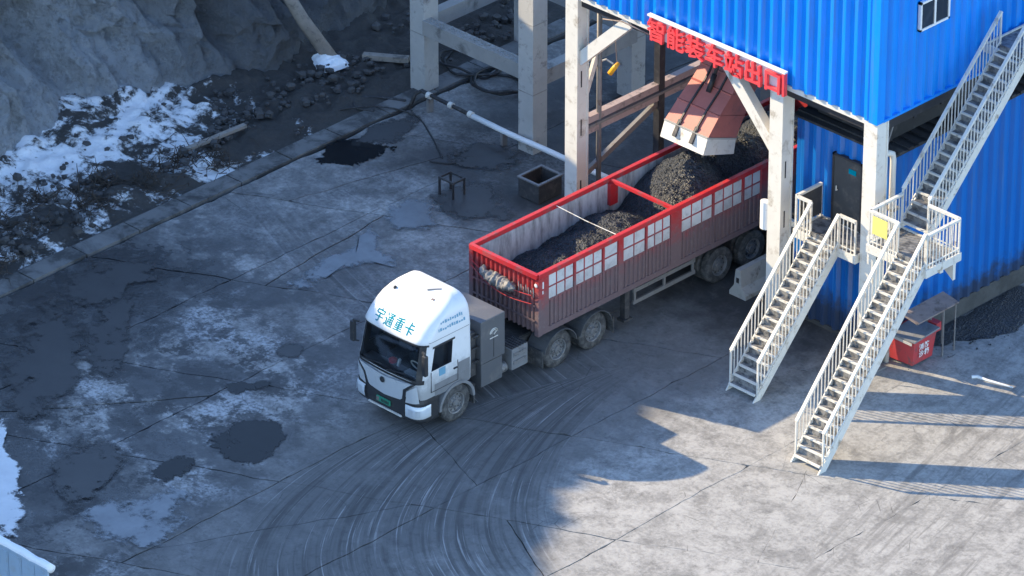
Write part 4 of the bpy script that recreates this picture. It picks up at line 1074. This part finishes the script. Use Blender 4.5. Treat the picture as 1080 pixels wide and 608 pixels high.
for s, xa in ((-1, X0), (1, X1)):
    for yy, wd, mt in POSTS:
        MB().box(xa-.055 if s < 0 else xa-.03, xa+.03 if s < 0 else xa+.055, yy, yy+wd, ZB+.06, ZT-.11).build('side_post', mt, tl)
    for (ya, wa, _), (yb, wb, _) in zip(POSTS, POSTS[1:]):
        a, b = ya+wa, yb
        if b-a < .1: continue
        # corrugated lower sheet
        pr = []; y = a; n = max(2, round((b-a)/.16)); p = (b-a)/n; q = MB(); o = xa+s*.0; dd = s*.035
        for k in range(n): pr += [(y, 0), (y+p*.45, 0), (y+p*.55, 1), (y+p*.95, 1)]; y += p
        pr.append((b, 0)); K = len(pr)
        vs = [(o+dd*t, yy, ZB+.06) for yy, t in pr]+[(o+dd*t, yy, zs1) for yy, t in pr]
        q.add(vs, [(i, i+1, i+1+K, i+K) for i in range(K-1)])
        q.build('side_sheet', 'tred', tl)
        for z in (zs1, zs2, zs3): MB().box(xa-.02, xa+.02+.012*s, a, b, z-.018, z+.018).build('lattice_bar', 'tred', tl)
        n = max(1, round((b-a)/.36)); p = (b-a)/n
        for k in range(n):
            if k: MB().box(xa-.02, xa+.02+.008*s, a+k*p-.016, a+k*p+.016, zs1+.018, zs3-.018).build('lattice_bar', 'tred', tl)
            for z in (zs1, zs2):
                o = put('side_plate', plm, tl, (xa+.004*s, a+k*p+.018, z+.020)); o.scale = (1, p-.036, zs2-zs1-.04)
# front wall
pr = []; n = 13; p = (X1-X0-.24)/n; x = X0+.12; q = MB()
for k in range(n): pr += [(x, 0), (x+p*.45, 0), (x+p*.58, -.06), (x+p*.9, -.06)]; x += p
pr.append((X1-.12, 0)); K = len(pr)
q.add([(a, Y0+b, ZB) for a, b in pr]+[(a, Y0+b, ZT+.0) for a, b in pr], [(i, i+1, i+1+K, i+K) for i in range(K-1)])
q.build('front_sheet', 'tred', tl)
MB().box(X0+.1, X1-.1, Y0+.04, Y0+.06, ZB+.06, ZT-.05).build('liner_wall', 'liner', tl)
arcp = [(X0-.02+(X1-X0+.04)*k/14, Y0-.03-.10*math.sin(math.pi*k/14), ZT-.03+.07*math.sin(math.pi*k/14)) for k in range(15)]
q = MB()
for a, b in zip(arcp, arcp[1:]): q.bar(a, b, .12, .13)
q.build('front_top_rail', 'redrail', tl)
for xa in (X0, X1-.0): MB().box(xa-.07, xa+.07, Y0-.05, Y0+.10, ZB-.1, ZT-.1).build('corner_post', 'tred', tl)
for z in (1.75, 2.2): MB().box(X0+.05, X1-.05, Y0-.085, Y0-.062, z, z+.05).build('front_bar', 'tred', tl)
MB().box(X0, X1, Y1-.04, Y1+.04, ZB, ZT).build('tail_gate', 'tred', tl)
# tarpaulin bundle tied to the front wall
pts = []; rs = []
for k in range(49):
    t = k/48; pts.append((X0+.52+t*1.25, Y0-.17-.03*math.sin(9*t), 2.70-.12*math.sin(t*3.1)-.10*t)); rs.append(.06+.125*abs(math.sin(math.pi*(.06+.88*t)))*(1+.35*noise.noise(Vector((t*9, 0, 0)))))
q = MB().tube(pts, rs, 18)
q.v = [tuple(Vector(v)+Vector((.03*noise.noise(Vector(v)*13), .05*noise.noise(Vector(v)*9)+.04*noise.noise(Vector(v)*24), .07*noise.noise(Vector(v)*11+Vector((5, 0, 0)))+.05*noise.noise(Vector(v)*27)))) for v in q.v]
q.build('tarpaulin_bundle', 'tarp', tl, True)
for z0, z1, sg_ in ((2.78, 2.55, .10), (2.62, 2.30, .16)):
    MB().tube([(X0+.08+(X1-X0-.2)*k/12, Y0-.13-.12*math.sin(math.pi*k/12), z0+(z1-z0)*k/12-sg_*math.sin(math.pi*k/12)) for k in range(13)], .012, 5).build('tie_rope', 'redrail', tl)
for k in range(7):
    xx = X1-.62+k*.09; MB().tube([(xx, Y0-.10, 2.78-.05*(k % 3)), (xx+.05, Y0-.14, 2.66), (xx+.01, Y0-.1, 2.50+.06*(k % 2))], .014, 5).build('tie_rope', 'tarp', tl)
MB().lathe([(0, .055), (-.015, .05), (-.02, .001)], X1-.02, Y0-.055, 2.86, 'y', 12).build('marker_plate', 'white', tl)
MB().box(X1+.055, X1+.065, Y0+.06, Y0+.16, 2.72, 2.92).build('marker_plate', 'white', tl)
MB().box(X1+.055, X1+.065, Y0+.08, Y0+.14, 2.56, 2.66).build('marker_plate', 'white', tl)
# cross bar and wire
MB().bar((X0+.05, -1.17, ZT-.05), (X1-.05, -1.17, ZT-.05), .09, .09).box(X0+.05, X0+.2, -1.32, -1.02, ZT-.75, ZT-.1).build('cross_bar', 'redrail', tl)
MB().tube([(X0+.05, -3.30, ZT-.02), ((X0+X1)/2, -3.32, ZT-.05), (X1-.05, -3.34, ZT-.02)], .012, 6).build('tie_wire', 'rail', tl)
for yy in (.82, 2.15, 3.48):
    MB().tube([(-8.4, yy, .53), (-6.5, yy, .53)], .08, 10).build('axle', 'chassis', tl)
    for s, xc in ((-1, -8.40), (1, -6.47)): wheel(tl, xc, yy, s, True)
for s, xc in ((-1, X0), (1, X1)):
    xi = xc-s*.22
    for z in (.62, .98): MB().box(xi-.03, xi+.03, -2.55, -.10, z, z+.12).build('side_guard', 'mid_steel', tl)
    for yy in (-2.52, -1.35, -.22): MB().box(xi-.025, xi+.025, yy, yy+.07, .62, 1.36).build('guard_post', 'mid_steel', tl)
    MB().box(xi-.09, xi+.09, -2.95, -2.78, .35, 1.36).build('landing_leg', 'chassis', tl)
    MB().box(xi-.14, xi+.14, -3.02, -2.71, .28, .35).build('landing_foot', 'chassis', tl)
for xx in (-8.0, -6.9): MB().box(xx-.07, xx+.07, -6.0, 6.0, 1.02, 1.34).build('chassis_beam', 'chassis', tl)
for k in range(12): MB().box(X0+.1, X1-.1, -5.9+k*1.05, -5.82+k*1.05, 1.24, 1.34).build('cross_member', 'chassis', tl)

# ------------------------------------------------------------------ coal
def coal_h(x, y):
    z = 1.75
    def cone(cx, cy, h, sl, fl=0.0): return h - sl*max(0, math.hypot(x-cx, y-cy)-fl)
    z = max(z, cone(-7.5, -4.6, 2.48, .42, .35), cone(-7.35, -3.3, 2.62, .45, .35), cone(-7.4, -2.2, 2.78, .50, .3), cone(-7.5, .72, 3.62, .80, .12), cone(-7.45, 2.6, 3.45, .6, .3), cone(-7.4, 4.4, 3.3, .6, .6))
    return z + .05*fbm(x*2, y*2, 3, 4) + .03*fbm(x*7, y*7, 1, 3)
m = MB(); nx, ny = 46, 236; vs = []
for i in range(nx+1):
    for j in range(ny+1):
        x = X0+.10+(X1-X0-.2)*i/nx; y = Y0+.08+(Y1-Y0-.16)*j/ny; vs.append((x, y, coal_h(x, y)))
m.add(vs, [(i*(ny+1)+j, (i+1)*(ny+1)+j, (i+1)*(ny+1)+j+1, i*(ny+1)+j+1) for i in range(nx) for j in range(ny)])
for k in range(5200):
    x = random.uniform(X0+.15, X1-.15); y = random.uniform(Y0+.15, 3.4); r = random.choice((.010, .013, .017, .024))
    rock(m, (x, y, coal_h(x, y)+r*.3), r, .8)
tag(m.build('coal_load', 'coal', fix=False), 'black coal heaped in two mounds inside the red trailer', 'coal', kind='stuff')
m = MB()
for k in range(350):
    a = random.random()*6.28; r = abs(random.gauss(0, .45)); x = .4+r*math.cos(a)*1.0; y = 4.2+r*math.sin(a)*2.4
    q = random.choice((.02, .03, .04)); rock(m, (max(x, -.3), y, .03), q)
tag(m.build('coal_lump_scatter', 'coal', fix=False), 'loose coal lumps along the foot of the blue side wall', 'coal', kind='stuff')
tag(blob([(-.36, 2.3), (-.36, 4.2), (-.36, 6.4), (.5, 6.2), (1.1, 5.0), (1.05, 3.9), (.45, 3.1), (.3, 2.4)], 0.008, 'coal_spill', 'coal', .2, 10, .05), 'flat black coal spill beside the blue side wall', 'coal', kind='stuff')

# ------------------------------------------------------------------ loading chute
ch = thing('loading_chute', (-7.5, 1.9, 7.4), 'faded red tapering loading chute with a pale skirt hanging over the trailer', 'chute')
cx0, cx1 = -8.32, -6.72
F = [(.48, 3.92), (.66, 4.38), (1.14, 4.86), (1.66, 5.30), (1.98, 5.66), (2.5, 6.4)]     # front edge (y, z)
B = [(1.72, 3.50), (1.80, 3.95), (2.15, 4.5), (2.55, 5.0), (2.85, 5.4), (3.3, 6.2)]     # rear edge
TP = [0, 0, .03, .06, .09, .12]
def ringc(i): t = TP[i]; return [(cx0+t, F[i][0], F[i][1]), (cx1-t, F[i][0], F[i][1]), (cx1-t, B[i][0], B[i][1]), (cx0+t, B[i][0], B[i][1])]
def seg(i, j, name, mat, g=.012):
    a, b = ringc(i), ringc(j); a = [Vector(p).lerp(Vector(q), g) for p, q in zip(a, b)]
    return MB().add(a+[Vector(p) for p in b], [(0,1,5,4), (1,2,6,5), (2,3,7,6), (3,0,4,7)]).build(name, mat, ch)
seg(0, 1, 'skirt', 'white_steel')
for i in range(1, 5): seg(i, i+1, 'chute_section', 'chute', .03)
for i in range(1, 5):
    r_ = [Vector(p) for p in ringc(i)]; q = MB()
    for a, b in zip(r_[:3], r_[1:]): q.bar(a, b, .05, .045)
    q.build('seam_flange', 'chute' if i != 1 else 'cementl', ch)
for x in (-7.82, -7.20):
    q = MB()
    for i in range(1, 5):
        q.bar((x, F[i][0]-.02, F[i][1]+.02), (x, F[i+1][0]-.02, F[i+1][1]+.02), .05, .04)
    s_ = q.build('guide_strip', 'dark_steel', ch)
    MB().bar((x, F[1][0]-.17, F[1][1]-.28), (x, F[1][0]+.10, F[1][1]+.14), .14, .06).build('rubber_pad', 'dark_steel', s_, bevel=0.02)
MB().tube([(-7.5, 1.62, 5.42), (-7.5, 2.3, 6.7)], .05, 10).tube([(-7.5, 1.5, 5.2), (-7.5, 1.75, 5.66)], .075, 10).build('hydraulic_cylinder', 'dark_steel', ch, True)
MB().box(-8.2, -6.85, 2.45, 3.5, 6.35, 7.5).build('hopper_neck', 'chute', ch)
MB().box(-8.35, -8.2, 2.3, 3.6, 6.8, 6.95).box(-6.85, -6.7, 2.3, 3.6, 6.8, 6.95).build('neck_frame', 'dark_steel', ch)

# ------------------------------------------------------------------ concrete frame beyond the bay
cf = thing('concrete_trestle', (-18, 5, 0), 'grey concrete column and beam trestle left of the blue hall', 'trestle')
for x, y in ((-20.66, 3.05), (-15.76, 2.55), (-16.15, 7.05), (-20.6, 7.3)):
    c = MB().box(x, x+.58, y, y+.58, -.1, 12).build('column', 'cementl', cf)
    for z in (1.9, 4.1): MB().box(x-.006, x+.586, y-.006, y+.586, z, z+.03).build('pour_joint', 'cement', c)
MB().box(-20.1, -15.74, 3.0, 3.35, 1.95, 2.42).build('beam', 'cement', cf)
MB().box(-20.5, -20.15, 3.62, 7.3, 1.95, 2.42).build('beam', 'cement', cf)
MB().box(-15.7, -15.35, 3.1, 7.05, 1.95, 2.42).build('beam', 'cement', cf)
MB().box(-20.1, -16.1, 7.2, 7.5, 1.95, 2.42).build('beam', 'cement', cf)
m = MB()
for k in range(500):
    rock(m, (random.uniform(-20, -15.8), random.uniform(3.02, 3.33), 2.43), random.choice((.015, .02, .03)))
tag(m.build('beam_grit', 'cement', fix=False), 'pale grit lying on the concrete beam', 'grit', kind='stuff')

# ------------------------------------------------------------------ smaller things
p = thing('ground_pipe', (-16.6, 2.4, 0), 'long white pipe lying low between the concrete columns and the white steel column', 'pipe')
MB().tube([(-17.6, 2.40, .50), (-16, 2.39, .47), (-14.5, 2.38, .5), (-13.2, 2.37, .5), (-11.9, 2.36, .52)], .085, 12).build('pipe_run', 'white', p, True)
MB().tube([(-19.7, 2.05, .05), (-19.7, 2.3, .45), (-19.55, 2.42, .55), (-18.8, 2.41, .53), (-17.5, 2.40, .50)], .06, 10).build('pipe_end', 'hose', p, True)
for x in (-19.3, -18.4, -17.6): MB().tube([(x, 2.4, .52), (x+.14, 2.4, .52)], .10, 10).build('coupling', 'rail', p)
for x in (-19.2, -16.2, -13.0): MB().box(x-.05, x+.05, 2.3, 2.5, 0, .42).build('support', 'mid_steel', p)
def hose(pts, r, label):
    out = []; n = len(pts)
    for i in range(n-1):
        p0, p1, p2, p3 = [Vector(pts[min(max(i+k, 0), n-1)]) for k in (-1, 0, 1, 2)]
        for t in range(6):
            u = t/6; out.append(0.5*((2*p1)+(-p0+p2)*u+(2*p0-5*p1+4*p2-p3)*u*u+(-p0+3*p1-3*p2+p3)*u**3))
    out.append(Vector(pts[-1]))
    o = MB().tube(out, r, 7).build('hose', 'hose', None, True); tag(o, label, 'hose'); return o
hose([(-20.1, 2.3, .06), (-20.7, 2.0, .06), (-21.2, 1.5, .06), (-20.9, 1.0, .06), (-20.3, 1.2, .06)], .05, 'short black hose curled beside the left concrete column')
def coil(c, r, turns, ph=0.0): return [(c[0]+(r+.12*math.sin(2.3*k+ph))*math.cos(k*.7+ph), c[1]+(r*.8+.15*math.cos(1.7*k))*math.sin(k*.7+ph), .05+.012*k % .2) for k in range(int(turns*9))]
hose(coil((-20.4, 5.3), .95, 2.5), .04, 'thin black hose in loose coils behind the left concrete column')
hose(coil((-18.9, 4.9), .85, 2.2, 1.0), .045, 'thicker black hose in loose coils between the two concrete columns')
hose([(-21.5, -.4, .06), (-20.5, 1.2, .15), (-19.4, 1.9, .03), (-18.2, 1.4, .03), (-16.9, .6, .03)], .025, 'thin dark cable trailing over the concrete from the pipe end')
hose([(-17.0, .2, .03), (-16.55, .45, .03), (-16.35, .75, .03), (-16.45, 1.05, .03), (-16.2, 1.3, .03)], .022, 'short pale-edged cable on the slab by the bench frame')
b = thing('bench_frame', (-15.1, -.75, 0), 'small dark metal bench frame standing in the mud behind the trailer', 'bench')
MB().box(-15.45, -14.85, -1.0, -.95, .52, .58).box(-15.45, -14.85, -.55, -.50, .52, .58).box(-15.45, -15.40, -.95, -.55, .52, .58).box(-14.90, -14.85, -.95, -.55, .52, .58).build('top_frame', 'chassis', b)
for x in (-15.42, -14.88):
    for y in (-.97, -.53): MB().box(x-.025, x+.025, y-.025, y+.025, 0, .52).build('leg', 'dark_steel', b)
b = thing('open_crate', (-13.3, .95, 0), 'dark open metal crate on the ground beside the white column', 'crate')
for a in ((-13.75, -12.95, .5, .53, .05, .62), (-13.75, -12.95, 1.40, 1.43, .05, .62), (-13.75, -13.72, .53, 1.40, .05, .62), (-12.98, -12.95, .53, 1.40, .05, .62)): MB().box(*a).build('side', 'chassis', b)
MB().box(-13.72, -12.98, .53, 1.40, .08, .12).build('base', 'dark_steel', b)
MB().box(-13.78, -12.92, .47, .55, .62, .66).box(-13.78, -12.92, 1.38, 1.46, .62, .66).box(-13.78, -13.70, .55, 1.38, .62, .66).box(-13.0, -12.92, .55, 1.38, .62, .66).build('rim', 'rim', b)
lgp = MB().tube([(-23.5, 2.55, .15), (-24.0, 1.9, 1.5), (-24.5, 1.2, 3.2), (-24.9, .7, 4.2)], [.22, .20, .18, .16], 10).build('leaning_timber', 'wood', None, True)
tag(lgp, 'pale timber log leaning against the dark cliff', 'log')
tag(MB().bar((-22.8, 3.2, .25), (-21.6, 3.9, .3), .22, .16).build('plank', 'wood'), 'short pale plank lying in dirt near the leaning timber', 'plank')
tag(MB().bar((-22.1, -4.6, .30), (-21.9, -2.4, .36), .16, .09).build('plank', 'wood'), 'long weathered plank lying across the snow bank', 'plank')
# jersey barrier
jb = thing('concrete_barrier', (-5.42, 1.3, 0), 'short pale concrete barrier block beside the trailer rear wheels', 'barrier')
MB().prism([(-5.72, 0), (-5.12, 0), (-5.12, .12), (-5.28, .34), (-5.34, .85), (-5.50, .85), (-5.56, .34), (-5.72, .12)], 'y', .55, 2.15).build('block', 'cementl', jb)
MB().box(-5.47, -5.37, .54, .56, .45, .6).build('lifting_hole', 'dark_steel', jb)
# rounded white cabinet on the second column
wc = MB(); pts = [(-4.02+.15*math.cos(a*math.tau/14), .03+.12*math.sin(a*math.tau/14)) for a in range(14)]
wc.prism(pts, 'z', 2.9, 3.72); o = wc.build('wall_box', 'white', None, False, bevel=.0)
tag(o, 'rounded white box fixed to the side of the middle white column', 'box')
# hanging work lamp
wl = thing('hanging_lamp', (-10.8, 1.2, 4.8), 'small orange work lamp hanging on a rope by the first white column', 'lamp')
MB().tube([(-10.9, 1.2, 4.66), (-10.78, 1.25, 4.86), (-10.68, 1.3, 5.02)], [.08, .075, .05], 10).build('lamp_body', 'orange', wl, True)
MB().tube([(-10.78, 1.2, 5.0), (-10.95, 1.1, 5.12), (-11.05, 1.0, 5.06)], .025, 6).build('bracket', 'rail', wl)
MB().tube([(-10.72, 1.28, 5.0), (-10.7, 1.2, 5.8), (-10.72, 1.0, 7.4)], .012, 5).build('rope', 'rust', wl)
cb = MB().tube([(-10.0, -.05, 7.1), (-9.2, -.12, 7.32), (-8.15, -.22, 7.35)], .018, 6).build('sign_cable', 'rust', None, True)
tag(cb, 'thin brown cable running along the hall edge to the red sign', 'cable')
# red fire-sand box with canopy
fb = thing('fire_sand_box', (.25, 1.3, 0), 'red fire sand box with grey lid beside the long stair', 'sand box')
MB().add([(-.30, .92, .06), (.52, .98, .06), (.52, 1.78, .06), (-.30, 1.72, .06), (-.34, .88, .80), (.60, .94, .80), (.60, 1.84, .86), (-.34, 1.78, .86)],
         [(0,3,2,1), (4,5,6,7), (0,1,5,4), (1,2,6,5), (2,3,7,6), (3,0,4,7)]).build('box_body', 'red_box', fb)
MB().add([(-.20, .82, .83), (.66, .88, .83), (.66, 1.90, .89), (-.20, 1.84, .89), (-.20, .82, .88), (.66, .88, .88), (.66, 1.90, .94), (-.20, 1.84, .94)],
         [(0,3,2,1), (4,5,6,7), (0,1,5,4), (1,2,6,5), (2,3,7,6), (3,0,4,7)]).build('lid', 'cabgrey', fb)
MB().box(-.14, .58, .845, .86, .74, .82).build('lid_edge', 'cementl', fb)
for i, c in enumerate('消防沙箱'):
    me = text_mesh(c, .20, 0, .004); me.name = 'letter'; me.materials.clear(); me.materials.append(MT['white'])
    put('letter', me, fb, (.592, 1.25+(i % 2)*.22, .50-(i//2)*.21), (math.pi/2, 0, math.pi/2))
sh = thing('tool_shelter', (.1, 2.3, 0), 'rusty slanted canopy on thin posts behind the red sand box', 'shelter')
MB().add([(.18, .85, 1.55), (.75, .85, 1.45), (.75, 2.55, 1.45), (.18, 2.55, 1.55), (.18, .85, 1.59), (.75, .85, 1.49), (.75, 2.55, 1.49), (.18, 2.55, 1.59)],
         [(0,3,2,1), (4,5,6,7), (0,1,5,4), (1,2,6,5), (2,3,7,6), (3,0,4,7)]).build('canopy', 'rust', sh)
for x, y in ((.24, 2.02), (.24, 2.5), (.68, 2.5), (.68, 2.02)): MB().tube([(x, y, 0), (x, y, 1.48)], .022, 6).build('post', 'mid_steel', sh)
MB().box(.2, .5, 1.95, 2.15, .7, .95).build('fire_bucket', 'red_box', sh)
st_ = MB().tube([(2.0, 1.69, .03), (2.1, 1.80, .03), (2.4, 1.85, .03), (2.8, 1.95, .03), (3.14, 2.03, .03)], [.05, .05, .035, .03, .02], 6).build('plastic_strip', 'white')
tag(st_, 'white plastic strip lying on the shaded concrete by the blue wall', 'strip')
# panel fence in the near left corner
fe = thing('panel_fence', (-9, -23.3, 0), 'pale blue panel fence with a snow-topped cap in the lower left corner', 'fence')
pm = MB().box(.012, .483, -.03, .03, 0, 1.27).box(.05, .44, -.042, -.03, .08, 1.2).mesh('fence_panel', 'fence')
for k in range(14): put('fence_panel', pm, fe, (-13.62+k*.495, -23.3, 0))
MB().box(-13.7, -6.70, -23.34, -23.26, 1.27, 1.33).build('cap_rail', 'fence', fe)
pts = []; N = 40; q = MB()
q.tube([(-13.6+6.95*k/N, -23.22+.01*math.sin(k), 1.34+.01*math.sin(k*1.7)) for k in range(N+1)], [.115+.02*noise.noise(Vector((k*.5, 0, 0))) for k in range(N+1)], 12).build('snow_cap', 'snowcap', fe, True)
